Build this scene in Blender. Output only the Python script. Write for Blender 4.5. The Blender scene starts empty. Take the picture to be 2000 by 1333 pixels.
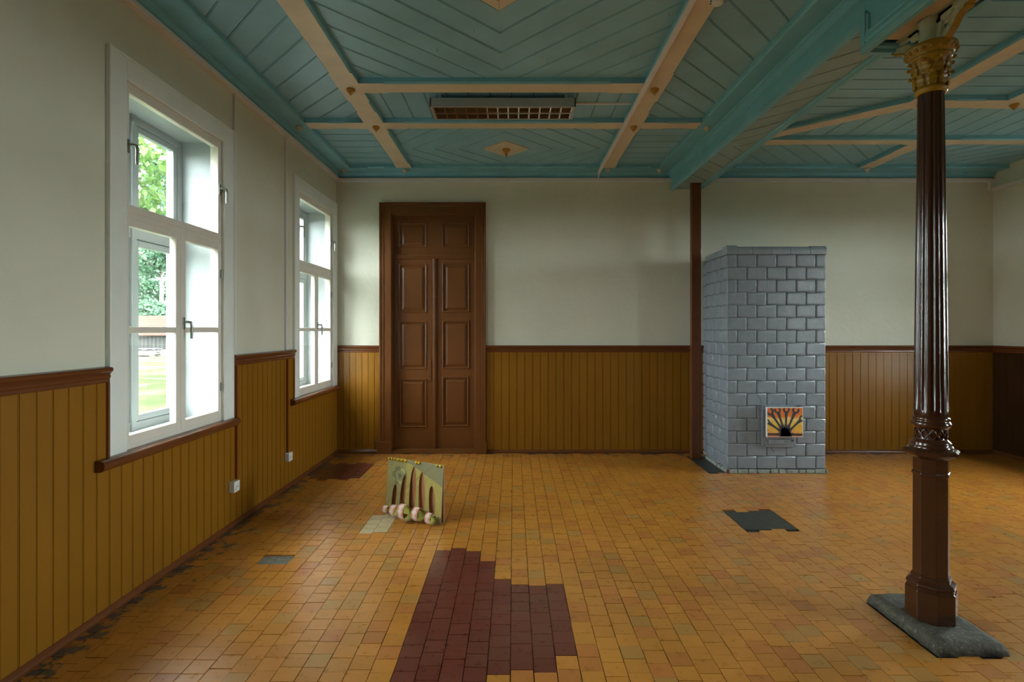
import bpy, bmesh, math, random
from mathutils import Vector, Matrix
random.seed(7)
PI = math.pi
scene = bpy.context.scene
COL = scene.collection

# ------------------------------------------------------------------ camera
EYE = 1.561
cam_d = bpy.data.cameras.new('camera')
cam = bpy.data.objects.new('camera', cam_d); COL.objects.link(cam)
cam.location = (0, 0, EYE); cam.rotation_euler = (PI/2, 0, 0)
cam_d.sensor_width = 36; cam_d.lens = 1056/2000*36
cam_d.shift_x = -3/2000; cam_d.shift_y = -23.5/2000
cam_d.clip_start = .05; cam_d.clip_end = 400
scene.camera = cam

# ------------------------------------------------------------------ world, exposure
W = bpy.data.worlds.new('overcast_sky'); scene.world = W; W.use_nodes = True
wn = W.node_tree; wn.nodes.clear()
tc = wn.nodes.new('ShaderNodeTexCoord'); sp = wn.nodes.new('ShaderNodeSeparateXYZ')
wn.links.new(tc.outputs['Generated'], sp.inputs[0])
rp = wn.nodes.new('ShaderNodeValToRGB')
rp.color_ramp.elements[0].position = 0.0; rp.color_ramp.elements[0].color = (.70, .73, .75, 1)
rp.color_ramp.elements[1].position = .9; rp.color_ramp.elements[1].color = (.97, .99, 1, 1)
wn.links.new(sp.outputs[2], rp.inputs[0])
bg = wn.nodes.new('ShaderNodeBackground'); bg.inputs['Strength'].default_value = 36
# the cloud cover is brightest on the sun's side (+x)
mr = wn.nodes.new('ShaderNodeMapRange'); mr.interpolation_type = 'SMOOTHSTEP'
mr.inputs[1].default_value = -.35; mr.inputs[2].default_value = .95; mr.inputs[3].default_value = 1.0; mr.inputs[4].default_value = 2.1
wn.links.new(sp.outputs[0], mr.inputs[0])
ml = wn.nodes.new('ShaderNodeVectorMath'); ml.operation = 'SCALE'
wn.links.new(rp.outputs[0], ml.inputs[0]); wn.links.new(mr.outputs[0], ml.inputs['Scale'])
wn.links.new(ml.outputs[0], bg.inputs[0])
wo = wn.nodes.new('ShaderNodeOutputWorld'); wn.links.new(bg.outputs[0], wo.inputs[0])
vs = scene.view_settings
vs.view_transform = 'Standard'; vs.look = 'None'; vs.gamma = 1; vs.use_curve_mapping = False
vs.exposure = 0.15
scene.cycles.max_bounces = 14; scene.cycles.diffuse_bounces = 8
scene.cycles.transparent_max_bounces = 16

# ------------------------------------------------------------------ room numbers (metres, floor = 0, camera at x=y=0)
XL, XR, YB, YF = -2.232, 6.04, 6.81, -6.0
ZC = EYE+2.012; ZB = EYE+1.965           # ceiling boards, underside of beams
WIN_Y = [3.615, 6.115, 1.115]    # window centres on the left wall

# daylight portals in the window openings
def portal(loc, rotz):
    l = bpy.data.lights.new('daylight_portal', 'AREA'); l.shape = 'RECTANGLE'
    l.size = 1.05; l.size_y = 2.1; l.cycles.is_portal = True
    o = bpy.data.objects.new('daylight_portal', l); COL.objects.link(o)
    o.location = loc
    d = Vector((math.cos(rotz), math.sin(rotz), 0))
    o.rotation_euler = d.to_track_quat('-Z', 'Y').to_euler()
RIGHT_WIN = [.95, 4.9]
REAR_WIN = []
for y in WIN_Y: portal((XL-.40, y, 1.95), 0)
for y in RIGHT_WIN: portal((XR+.40, y, 1.95), PI)
for x in REAR_WIN: portal((x, YF-.40, 1.95), PI/2)

# ------------------------------------------------------------------ helpers
class MB:
    def __init__(s): s.v=[]; s.f=[]; s.m=[]; s.s=[]; s.uv=None
    def add(s, vs_, fs, mi=0, smooth=False):
        n=len(s.v); s.v+= [tuple(p) for p in vs_]
        for f in fs: s.f.append([n+i for i in f]); s.m.append(mi); s.s.append(smooth)
    def box(s,x0,x1,y0,y1,z0,z1,mi=0):
        if x0>x1:x0,x1=x1,x0
        if y0>y1:y0,y1=y1,y0
        if z0>z1:z0,z1=z1,z0
        s.add([(x0,y0,z0),(x1,y0,z0),(x1,y1,z0),(x0,y1,z0),(x0,y0,z1),(x1,y0,z1),(x1,y1,z1),(x0,y1,z1)],
              [(3,2,1,0),(4,5,6,7),(0,1,5,4),(1,2,6,5),(2,3,7,6),(3,0,4,7)],mi)
    def prism(s,poly,z0,z1,mi=0):
        n=len(poly)
        s.add([(p[0],p[1],z0) for p in poly]+[(p[0],p[1],z1) for p in poly],
              [tuple(range(n-1,-1,-1)),tuple(range(n,2*n))]+[(i,(i+1)%n,n+(i+1)%n,n+i) for i in range(n)],mi)
    def sweep(s,prof,P,Q,A,B,mi=0,smooth=False):
        P,Q,A,B=Vector(P),Vector(Q),Vector(A),Vector(B); n=len(prof)
        v=[P+A*a+B*b for a,b in prof]+[Q+A*a+B*b for a,b in prof]
        s.add(v,[tuple(range(n-1,-1,-1)),tuple(range(n,2*n))],mi)
        s.add(v,[(i,(i+1)%n,n+(i+1)%n,n+i) for i in range(n)],mi,smooth)
    def tube(s,pts,r,seg=8,mi=0,smooth=True):
        pts=[Vector(p) for p in pts]; rs=r if isinstance(r,(list,tuple)) else [r]*len(pts)
        rings=[]; up=Vector((.13,.27,.95))
        for i,p in enumerate(pts):
            d=(pts[min(i+1,len(pts)-1)]-pts[max(i-1,0)]).normalized()
            a=d.cross(up)
            if a.length<.05: a=d.cross(Vector((1,0,0)))
            a.normalize(); b=d.cross(a)
            rings.append([p+(a*math.cos(2*PI*k/seg)+b*math.sin(2*PI*k/seg))*rs[i] for k in range(seg)])
        v=[q for R in rings for q in R]; f=[]
        for i in range(len(pts)-1):
            for k in range(seg):
                k2=(k+1)%seg; f.append((i*seg+k,i*seg+k2,(i+1)*seg+k2,(i+1)*seg+k))
        s.add(v,f,mi,smooth)
        s.add(rings[0],[tuple(range(seg-1,-1,-1))],mi); s.add(rings[-1],[tuple(range(seg))],mi)
    def lathe(s,prof,c=(0,0,0),seg=24,mi=0,smooth=True,rf=None,a0=0,cap=True):
        v=[];f=[]
        for r,z in prof:
            for k in range(seg):
                a=a0+2*PI*k/seg; rr=r*(rf(a,z) if rf else 1)
                v.append((c[0]+rr*math.cos(a),c[1]+rr*math.sin(a),c[2]+z))
        for i in range(len(prof)-1):
            for k in range(seg):
                k2=(k+1)%seg; f.append((i*seg+k,i*seg+k2,(i+1)*seg+k2,(i+1)*seg+k))
        s.add(v,f,mi,smooth)
        if cap:
            s.add(v[:seg],[tuple(range(seg-1,-1,-1))],mi); s.add(v[-seg:],[tuple(range(seg))],mi)
    def build(s,name,mats,parent=None,off=(0,0,0),bevel=0,seg=2,loc=None,rot=None,solid=0,recalc=True):
        me=bpy.data.meshes.new(name)
        ox,oy,oz=off
        me.from_pydata([(x-ox,y-oy,z-oz) for x,y,z in s.v],[],s.f)
        if not isinstance(mats,(list,tuple)): mats=[mats]
        for m in mats: me.materials.append(m)
        me.polygons.foreach_set('material_index',s.m); me.polygons.foreach_set('use_smooth',s.s)
        if recalc:
            b=bmesh.new(); b.from_mesh(me); bmesh.ops.recalc_face_normals(b,faces=b.faces); b.to_mesh(me); b.free()
        me.update()
        o=bpy.data.objects.new(name,me); COL.objects.link(o)
        if parent: o.parent=parent
        if loc: o.location=loc
        if rot: o.rotation_euler=rot
        if bevel:
            m=o.modifiers.new('bevel','BEVEL'); m.width=bevel; m.segments=seg; m.limit_method='ANGLE'; m.angle_limit=.6
        return o
def struct(o,label=None):
    o['kind']='structure'
    if label: o['label']=label
    return o
def tag(o,label,cat,group=None,kind=None):
    o['label']=label; o['category']=cat
    if group: o['group']=group
    if kind: o['kind']=kind
    return o
def empty(name,loc=(0,0,0),rz=0):
    o=bpy.data.objects.new(name,None); COL.objects.link(o); o.location=loc; o.rotation_euler=(0,0,rz)
    o.empty_display_size=.05
    return o
def copy_tree(o,parent=None,keep=True):
    c=o.copy(); COL.objects.link(c); c.parent=parent
    for ch in list(o.children): copy_tree(ch,c)
    return c
def clip(poly,n,o,sign):
    out=[]
    for i in range(len(poly)):
        a=poly[i]; b=poly[(i+1)%len(poly)]
        da=sign*(a[0]*n[0]+a[1]*n[1]-o); db=sign*(b[0]*n[0]+b[1]*n[1]-o)
        if da>=0: out.append(a)
        if da*db<0:
            t=da/(da-db); out.append((a[0]+(b[0]-a[0])*t,a[1]+(b[1]-a[1])*t))
    return out
def planks(mb,poly,deg,pitch,org,z,mi=0,gap=.0045,bead=.007):
    a=math.radians(deg); n=(-math.sin(a),math.cos(a))
    o0=org[0]*n[0]+org[1]*n[1]; ds=[p[0]*n[0]+p[1]*n[1]-o0 for p in poly]
    for k in range(math.floor(min(ds)/pitch),math.ceil(max(ds)/pitch)):
        lo=o0+k*pitch; hi=lo+pitch; dz=random.uniform(0,.002)
        for e,z0 in ((gap/2,z+.005+dz),(gap/2+bead,z+dz)):
            q=clip(clip(poly,n,lo+e,1),n,hi-e,-1)
            if len(q)>=3: mb.prism(q,z0,z+.022,mi)

# ------------------------------------------------------------------ materials
def nodes(name):
    m=bpy.data.materials.new(name); m.use_nodes=True; nt=m.node_tree
    b=nt.nodes['Principled BSDF']; return m,nt,b
def N(nt,t,**k):
    n=nt.nodes.new(t)
    for a,v in k.items():
        if a.startswith('_'): setattr(n,a[1:],v)
        else: n.inputs[a.replace('_',' ')].default_value=v
    return n
def mth(nt,op,a,b=None,c=None):
    n=nt.nodes.new('ShaderNodeMath'); n.operation=op
    for i,x in enumerate((a,b,c)):
        if x is None: continue
        if isinstance(x,(int,float)): n.inputs[i].default_value=x
        else: nt.links.new(x,n.inputs[i])
    return n.outputs[0]
def mixc(nt,f,a,b):
    n=nt.nodes.new('ShaderNodeMix'); n.data_type='RGBA'
    for sck,x in ((n.inputs[0],f),(n.inputs[6],a),(n.inputs[7],b)):
        if isinstance(x,(int,float)): sck.default_value=x
        elif isinstance(x,tuple): sck.default_value=(*x,1) if len(x)==3 else x
        else: nt.links.new(x,sck)
    return n.outputs[2]
def ramp(nt,f,a,b):
    n=nt.nodes.new('ShaderNodeMapRange'); n.clamp=True
    n.inputs[1].default_value=a; n.inputs[2].default_value=b; nt.links.new(f,n.inputs[0]); return n.outputs[0]
def coords(nt,scale=(1,1,1)):
    t=nt.nodes.new('ShaderNodeTexCoord'); mp=nt.nodes.new('ShaderNodeMapping'); mp.inputs['Scale'].default_value=scale
    nt.links.new(t.outputs['Object'],mp.inputs[0]); return mp.outputs[0]
def noise(nt,vec,sc,det=4,rough=.5,out=0):
    n=nt.nodes.new('ShaderNodeTexNoise'); n.inputs['Scale'].default_value=sc; n.inputs['Detail'].default_value=det
    n.inputs['Roughness'].default_value=rough; nt.links.new(vec,n.inputs['Vector']); return n.outputs[out]
def bump(nt,b,h,strength,dist=.002):
    n=nt.nodes.new('ShaderNodeBump'); n.inputs['Strength'].default_value=strength; n.inputs['Distance'].default_value=dist
    nt.links.new(h,n.inputs['Height']); nt.links.new(n.outputs[0],b.inputs['Normal'])
def mat(name,col,rough=.5,var=.12,vs_=3,bmp=.3,bs=60,metal=0,st=(1,1,1),chip=None,chips=.66,chipsc=14,spec=.5,dist=.002,coat=0):
    m,nt,b=nodes(name); v=coords(nt,st)
    n1=noise(nt,v,vs_,4,.6)
    dark=tuple(c*(1-var) for c in col); lite=tuple(min(1,c*(1+var)) for c in col)
    c=mixc(nt,ramp(nt,n1,.3,.7),dark,lite)
    if chip:
        n2=noise(nt,v,chipsc,5,.65); c=mixc(nt,ramp(nt,n2,chips,chips+.02),c,chip)
    nt.links.new(c,b.inputs['Base Color']) if not isinstance(c,tuple) else None
    b.inputs['Roughness'].default_value=rough; b.inputs['Metallic'].default_value=metal
    b.inputs['Specular IOR Level'].default_value=spec
    if coat: b.inputs['Coat Weight'].default_value=coat; b.inputs['Coat Roughness'].default_value=.12
    if bmp: bump(nt,b,noise(nt,v,bs,5,.6),bmp,dist)
    return m
M={}
M['plaster']=mat('pale_green_plaster',(.66,.645,.535),.6,.05,1.2,.55,16,dist=.006,chip=(.47,.45,.31),chips=.72,chipsc=5)
M['white']=mat('white_gloss_paint',(.78,.80,.77),.32,.05,3,.18,70)
M['sash']=mat('off_white_sash_paint',(.75,.70,.63),.35,.06,4,.18,80)
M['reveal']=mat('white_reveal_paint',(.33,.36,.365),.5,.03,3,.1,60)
M['ochre']=mat('ochre_wall_panel_paint',(.235,.098,.006),.36,.10,2.5,.35,55,spec=.35,st=(1,1,.35),chip=(.09,.04,.012),chips=.715,chipsc=22,dist=.0018)
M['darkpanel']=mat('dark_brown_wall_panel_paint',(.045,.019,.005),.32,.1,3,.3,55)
M['brown']=mat('brown_gloss_paint',(.130,.040,.012),.26,.10,5,.35,60,chip=(.36,.22,.13),chips=.76,chipsc=30)
M['doorbrown']=mat('brown_door_paint',(.135,.046,.010),.34,.07,4,.3,60,spec=.4,st=(1,1,.5))
M['teal']=mat('teal_ceiling_paint',(.25,.47,.58),.33,.09,3,.3,45,chip=(.05,.05,.04),chips=.76,chipsc=18)
M['tealb']=mat('blue_teal_beam_paint',(.19,.46,.58),.38,.09,4,.25,45)
M['cream']=mat('cream_beam_paint',(.68,.55,.40),.42,.08,5,.3,50,chip=(.25,.16,.09),chips=.75,chipsc=20)
M['soffit']=mat('grey_green_soffit_paint',(.28,.38,.38),.38,.10,3,.3,45)
M['gap']=mat('dark_gap',(.012,.010,.008),.9,.1,4,0)
M['trunk']=mat('white_plastic_trunking',(.74,.71,.73),.35,.02,3,0)
M['trunkbrown']=mat('brown_plastic_conduit',(.20,.055,.008),.3,.05,3,0)
M['socket']=mat('white_socket_plastic',(.72,.71,.68),.3,.02,3,0)
M['dark']=mat('dark_hole',(.02,.02,.02),.6,.05,3,0)
M['stove']=mat('grey_enamel_stove_paint',(.215,.245,.285),.22,.10,9,.55,30,chip=(.33,.33,.34),chips=.70,chipsc=12,dist=.003)
M['stovegap']=mat('grey_stove_joint',(.11,.12,.13),.5,.15,9,.4,50)
M['plinth']=mat('pale_mortar_plinth',(.27,.29,.28),.7,.3,20,.8,40,chip=(.10,.03,.015),chips=.62,chipsc=16,dist=.004)
M['column']=mat('dark_brown_column_enamel',(.042,.014,.006),.14,.12,8,.45,38,dist=.002,coat=.3)
M['gold']=mat('ochre_gold_capital_paint',(.34,.19,.012),.27,.14,14,.4,60)
M['offwhite']=mat('yellowed_white_iron_paint',(.46,.46,.33),.4,.10,10,.6,60,chip=(.2,.17,.13),chips=.70,chipsc=22)
M['finial']=mat('pale_cream_finial_paint',(.50,.46,.34),.4,.05,10,.1,60)
M['ocherf']=mat('ochre_finial_paint',(.42,.20,.018),.35,.05,10,.1,60)
M['stone']=mat('grey_granite_block',(.062,.056,.040),.75,.4,28,1,24,chip=(.16,.15,.11),chips=.60,chipsc=60,dist=.012)
M['cement']=mat('dark_cement_fill',(.036,.036,.028),.45,.35,14,.8,30,dist=.004)
M['rubble']=mat('grey_rubble_bed',(.13,.125,.095),.8,.45,30,1,40,dist=.01)
M['steel']=mat('window_handle_metal',(.33,.34,.31),.28,.05,10,0,metal=.85)
M['lampmetal']=mat('grey_lacquered_luminaire',(.36,.385,.40),.38,.02,3,0)
M['mirror']=mat('polished_louvre_aluminium',(.85,.83,.80),.16,.03,3,0,metal=1)
M['mirrord']=mat('dull_reflector_aluminium',(.42,.36,.31),.25,.1,3,0,metal=.9)
M['tube']=mat('frosted_tube_glass',(.5,.47,.44),.25,.02,3,0)
M['bark']=mat('tree_bark',(.10,.085,.065),.9,.3,6,.8,12)
M['barnwall']=mat('weathered_grey_boards',(.036,.035,.034),.9,.35,3,.5,10,st=(9,9,.6))
M['barnroof']=mat('pale_red_roof_tiles',(.046,.024,.020),.8,.15,2,.5,6)
M['grass']=mat('bright_lawn_grass',(.034,.046,.020),.9,.35,.35,1,30,spec=0,chip=(.050,.052,.036),chips=.52,chipsc=.5,dist=.03)
for k_ in ('barnwall','barnroof'): M[k_].node_tree.nodes['Principled BSDF'].inputs['Specular IOR Level'].default_value=0
M['log']=mat('split_firewood',(.33,.19,.12),.9,.3,6,.5,12)
M['planka']=mat('stacked_grey_lumber',(.22,.20,.18),.9,.3,4,.5,12)
M['tarp']=mat('dark_blue_tarpaulin',(.05,.06,.09),.6,.2,4,.5,6)
M['tarpw']=mat('pale_plastic_sheet',(.6,.62,.62),.6,.2,4,.5,6)
def leafmat(name,c1,c2):
    m,nt,b=nodes(name); v=coords(nt)
    c=mixc(nt,ramp(nt,noise(nt,v,.9,3),.35,.65),c1,c2)
    oi=nt.nodes.new('ShaderNodeNewGeometry')
    nt.links.new(c,b.inputs['Base Color']); b.inputs['Roughness'].default_value=.5
    tr=nt.nodes.new('ShaderNodeBsdfTranslucent'); nt.links.new(c,tr.inputs[0])
    mx=nt.nodes.new('ShaderNodeMixShader'); mx.inputs[0].default_value=.45
    nt.links.new(b.outputs[0],mx.inputs[1]); nt.links.new(tr.outputs[0],mx.inputs[2])
    nt.links.new(mx.outputs[0],nt.nodes['Material Output'].inputs[0]); return m
M['leafa']=leafmat('fresh_maple_leaves',(.045,.10,.022),(.10,.175,.04))
M['leafb']=leafmat('dark_blue_green_leaves',(.02,.06,.032),(.05,.11,.055))  # deep blue-green leaf colour of the dense trees behind the barn
# window glass: thin pane
m,nt,b=nodes('window_glass'); nt.nodes.remove(b)
tr=nt.nodes.new('ShaderNodeBsdfTransparent'); tr.inputs[0].default_value=(.96,.985,.975,1)
gl=nt.nodes.new('ShaderNodeBsdfGlossy'); gl.inputs['Roughness'].default_value=.02
fr=nt.nodes.new('ShaderNodeFresnel'); fr.inputs[0].default_value=1.45
ge=nt.nodes.new('ShaderNodeNewGeometry'); ff=mth(nt,'MULTIPLY',fr.outputs[0],mth(nt,'SUBTRACT',1.0,ge.outputs['Backfacing']))
mx=nt.nodes.new('ShaderNodeMixShader'); nt.links.new(ff,mx.inputs[0])
nt.links.new(tr.outputs[0],mx.inputs[1]); nt.links.new(gl.outputs[0],mx.inputs[2])
nt.links.new(mx.outputs[0],nt.nodes['Material Output'].inputs[0]); M['glass']=m
# floor tiles: colour per tile from an attribute, wear near the walls
m,nt,b=nodes('glazed_floor_tiles'); v=coords(nt)
at=nt.nodes.new('ShaderNodeAttribute'); at.attribute_name='tile_colour'
n1=noise(nt,v,22,6,.65); n2=noise(nt,v,2.2,4,.6)
c=mixc(nt,ramp(nt,n1,.3,.75),(.90,.90,.90),(1.06,1.06,1.06))
mm=nt.nodes.new('ShaderNodeMix'); mm.data_type='RGBA'; mm.blend_type='MULTIPLY'; mm.inputs[0].default_value=1
nt.links.new(at.outputs['Color'],mm.inputs[6]); nt.links.new(c,mm.inputs[7])
m2=nt.nodes.new('ShaderNodeMix'); m2.data_type='RGBA'; m2.blend_type='MULTIPLY'; m2.inputs[0].default_value=1
nt.links.new(mm.outputs[2],m2.inputs[6]); nt.links.new(mixc(nt,ramp(nt,n2,.35,.7),(.92,.91,.88),(1.06,1.06,1.06)),m2.inputs[7])
sx=nt.nodes.new('ShaderNodeSeparateXYZ'); nt.links.new(v,sx.inputs[0])
dl=ramp(nt,sx.outputs[0],XL+.42,XL+.05); db=ramp(nt,sx.outputs[1],YB-.42,YB-.03)
edge=mth(nt,'MAXIMUM',dl,mth(nt,'MULTIPLY',db,.9))
wear=mth(nt,'ADD',noise(nt,v,7,6,.7),mth(nt,'MULTIPLY',edge,.265))
c=mixc(nt,ramp(nt,wear,.738,.75),m2.outputs[2],(.075,.07,.055))
scuff=ramp(nt,noise(nt,v,26,6,.7),.74,.77)
c=mixc(nt,mth(nt,'MULTIPLY',scuff,.15),c,(.2,.12,.06)); b.inputs['Specular IOR Level'].default_value=.6; b.inputs['Coat Weight'].default_value=.3; b.inputs['Coat Roughness'].default_value=.2
nt.links.new(c,b.inputs['Base Color'])
nt.links.new(ramp(nt,n1,.2,.9),b.inputs['Roughness'])
rr=nt.nodes.new('ShaderNodeMapRange'); rr.inputs[3].default_value=.22; rr.inputs[4].default_value=.36
nt.links.new(n1,rr.inputs[0]); nt.links.new(rr.outputs[0],b.inputs['Roughness'])
bump(nt,b,noise(nt,v,45,5,.6),.25,.002); M['tile']=m
M['grout']=mat('dark_floor_grout',(.035,.032,.026),.85,.3,30,.6,60)

# ------------------------------------------------------------------ walls
def wall_cells(mb,u0,u1,z0,z1,ops,put):
    us=sorted({u0,u1,*[o[0] for o in ops],*[o[1] for o in ops]}); zs=sorted({z0,z1,*[o[2] for o in ops],*[o[3] for o in ops]})
    for a,b_ in zip(us,us[1:]):
        for c,d in zip(zs,zs[1:]):
            um,zm=(a+b_)/2,(c+d)/2
            if any(o[0]<um<o[1] and o[2]<zm<o[3] for o in ops): continue
            put(a,b_,c,d)
def wops(cs): return [(c-.525,c+.525,.86,3.0) for c in cs]
ZT=3.75
mb=MB(); wall_cells(mb,YF-.4,YB+.3,-.1,ZT,wops(WIN_Y),lambda a,b_,c,d:mb.box(XL-.42,XL,a,b_,c,d)); struct(mb.build('wall_left',M['plaster']))
mb=MB(); wall_cells(mb,YF-.4,YB+.3,-.1,ZT,wops(RIGHT_WIN),lambda a,b_,c,d:mb.box(XR,XR+.42,a,b_,c,d)); struct(mb.build('wall_right',M['plaster']))
mb=MB(); wall_cells(mb,XL,XR,-.1,ZT,[(-1.535,-.484,0,3.05)],lambda a,b_,c,d:mb.box(a,b_,YB,YB+.3,c,d)); mb.box(-1.6,-.4,YB+.2,YB+.3,0,3.1)
struct(mb.build('wall_back',M['plaster']))
mb=MB(); wall_cells(mb,XL,XR,-.1,ZT,wops(REAR_WIN),lambda a,b_,c,d:mb.box(a,b_,YF-.42,YF,c,d)); struct(mb.build('wall_rear',M['plaster']))

# ------------------------------------------------------------------ floor
TW,TH=.1065,.1035
mb=MB(); mb.box(XL-.42,XR+.42,YF-.4,YB+.3,-.15,-.014,1)
cols=[]; nface0=len(mb.f)
tops=[3.811,3.851,3.798,3.633,3.408,3.344,3.31,3.30]; bots=[2.30,2.30,2.30,2.25,2.442,2.475,2.457,2.584]
OR=(.46,.185,.027); RD=(.125,.026,.016)
def tilecol(x,y,k):
    if 0<=k<8 and bots[k]-.02<y<tops[k]: base='r'
    elif -2.2<x<-1.575 and 5.62<y<6.29 and not(x<-2.1 and y<5.75): base='r'
    elif -1.185<x<-.96 and 4.16<y<4.58: base='w'
    else: base='y'
    j=random.uniform(.92,1.07)
    if base=='r': g=random.uniform(0,.35); return (RD[0]*j,RD[1]*j*(1+g),RD[2]*j*(1+g),1)
    if base=='w': return (.55*j,.45*j,.28*j,1)
    r=random.random()
    if r<.09: return (.38*j,.185*j,.042*j,1)
    if r<.22: return (.41*j,.145*j,.028*j,1)
    return (OR[0]*j,OR[1]*j*random.uniform(.97,1.03),OR[2]*j,1)
k0=math.floor((XL+.547)/TW); k1=math.ceil((XR+.547)/TW)
for k in range(k0,k1):
    x0=max(-.547+k*TW,XL); x1=min(-.547+(k+1)*TW,XR)
    off=random.uniform(-.3,.3)*TH+(.5*TH if k%2 else 0)
    if k in range(0,8): off=bots[k]%TH if k>3 else tops[k]%TH
    if k in (-11,-10): off=3.588%TH
    if k in (-6,-5): off=(4.227 if k==-6 else 4.152)%TH
    n0=math.floor((YF-off)/TH); n1=math.ceil((YB-off)/TH)
    for i in range(n0,n1):
        y0=max(off+i*TH,YF); y1=min(off+(i+1)*TH,YB)
        if y1-y0<.01 or x1-x0<.01: continue
        xc,yc=(x0+x1)/2,(y0+y1)/2
        if k in (-11,-10):                                                # missing tiles
            if 3.59<yc<3.69: continue
            if 3.69<yc<3.79: y0=3.735; yc=(y0+y1)/2
        if 1.78<xc<2.24 and 4.19<yc<4.64: continue
        if 2.10<xc<2.34 and 5.82<yc<6.62: continue
        if 2.03<xc<2.36 and 2.60<yc<3.08: continue
        g=random.uniform(.0011,.0023); tx,ty=random.gauss(0,.0055),random.gauss(0,.0055); dz=random.gauss(-.001,.0006)
        q=[]
        for (a,b_) in ((x0+g,y0+g),(x1-g,y0+g),(x1-g,y1-g),(x0+g,y1-g)):
            a+=random.uniform(-.0006,.0006); b_+=random.uniform(-.0006,.0006)
            q.append((a,b_,min(.0008,dz+(a-xc)*tx+(b_-yc)*ty)))
        mb.add(q+[(a,b_,-.015) for a,b_,_ in q],[(0,1,2,3),(0,4,5,1),(1,5,6,2),(2,6,7,3),(3,7,4,0)],0)
        cc=tilecol(xc,yc,k); cols+= [cc]*5
nt_=len(mb.f)
mb.prism([(1.80,4.21),(2.215,4.21),(2.225,4.66),(1.90,4.66),(1.88,4.63),(1.805,4.62)],-.014,-.002,2)
mb.prism([(2.08,6.68),(2.10,5.98),(2.33,5.80),(2.33,6.7)],-.014,-.002,2)
mb.box(-1.72,-1.50,3.58,3.74,-.0139,-.0115,3)
allc=[(0,0,0,1)]*nface0+cols+[(0,0,0,1)]*(len(mb.f)-nt_)
fo=mb.build('floor',[M['tile'],M['grout'],M['cement'],M['rubble']],recalc=False); struct(fo)
at=fo.data.attributes.new('tile_colour','FLOAT_COLOR','FACE')
at.data.foreach_set('color',[c for cc in allc for c in cc])

# ------------------------------------------------------------------ ceiling boards
mb=MB()
mb.box(XL-.3,XR+.3,YF-.3,YB+.3,ZC+.021,ZC+.15,1)
X1,X2=-1.335,1.145; YA,YC2=4.41,5.23
planks(mb,[(-2.12,1.9),(X1,1.9),(X1,YC2),(-2.12,YC2)],-45,.182,(-1.983,3.744),ZC)
planks(mb,[(-2.12,YC2),(X1,YC2),(X1,6.72),(-2.12,6.72)],0,.19,(0,5.59),ZC)
planks(mb,[(X1,YA),(X2,YA),(X2,YC2),(X1,YC2)],90,.187,(-.576,0),ZC)
planks(mb,[(X2,1.9),(1.95,1.9),(1.95,YC2),(X2,YC2)],45,.182,(1.259,3.76),ZC)
planks(mb,[(X2,YC2),(1.95,YC2),(1.95,6.72),(X2,6.72)],0,.185,(0,5.62),ZC)
def diamond(cx,cy,x0,x1,y0,y1,h=.262):
    for sx_,sy_ in ((1,1),(1,-1),(-1,1),(-1,-1)):
        xa,xb=(cx,x1) if sx_>0 else (x0,cx); ya,yb=(cy,y1) if sy_>0 else (y0,cy)
        n=(sx_/math.sqrt(2),sy_/math.sqrt(2)); r=[(xa,ya),(xb,ya),(xb,yb),(xa,yb)]
        o=(cx*n[0]+cy*n[1])+h/math.sqrt(2)
        q=clip(r,n,o,1)
        if len(q)>=3: planks(mb,q,(-45 if sx_*sy_>0 else 45),h/math.sqrt(2),(cx+sx_*h,cy),ZC)
        q=clip(r,n,o-.003,-1)
        # four cream triangles meeting in the middle
        q=[(p[0]+.0012*sx_*(abs(p[0]-cx)<1e-6),p[1]+.0012*sy_*(abs(p[1]-cy)<1e-6)) for p in q]
        mb.prism(q,ZC-.004,ZC+.022,2)
diamond(-.082,6.04,X1,X2,YC2,6.72)
diamond(-.09,3.15,X1,X2,1.9,YA)
planks(mb,[(2.35,5.69),(4.29,5.69),(4.29,6.72),(2.35,6.72)],45,.187,(2.745,6.002),ZC)
planks(mb,[(4.29,5.69),(6.1,5.69),(6.1,6.72),(4.29,6.72)],-45,.187,(4.94,6.087),ZC)
planks(mb,[(2.35,5.69),(3.52,4.73),(6.1,4.73),(6.1,5.69)],90,.209,(3.22,0),ZC)
planks(mb,[(2.35,5.69),(2.35,1.9),(3.52,1.9),(3.52,4.73)],0,.175,(0,4.359),ZC)
planks(mb,[(3.52,1.9),(4.34,1.9),(4.34,4.73),(3.52,4.73)],0,.175,(0,4.30),ZC)
planks(mb,[(4.34,4.73),(4.34,1.9),(6.1,1.9),(6.1,4.73)],0,.175,(0,4.33),ZC)
planks(mb,[(-2.15,YF),(6.1,YF),(6.1,1.9),(-2.15,1.9)],0,.185,(0,0),ZC)
ceil=struct(mb.build('ceiling',[M['teal'],M['gap'],M['cream']]))

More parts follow.
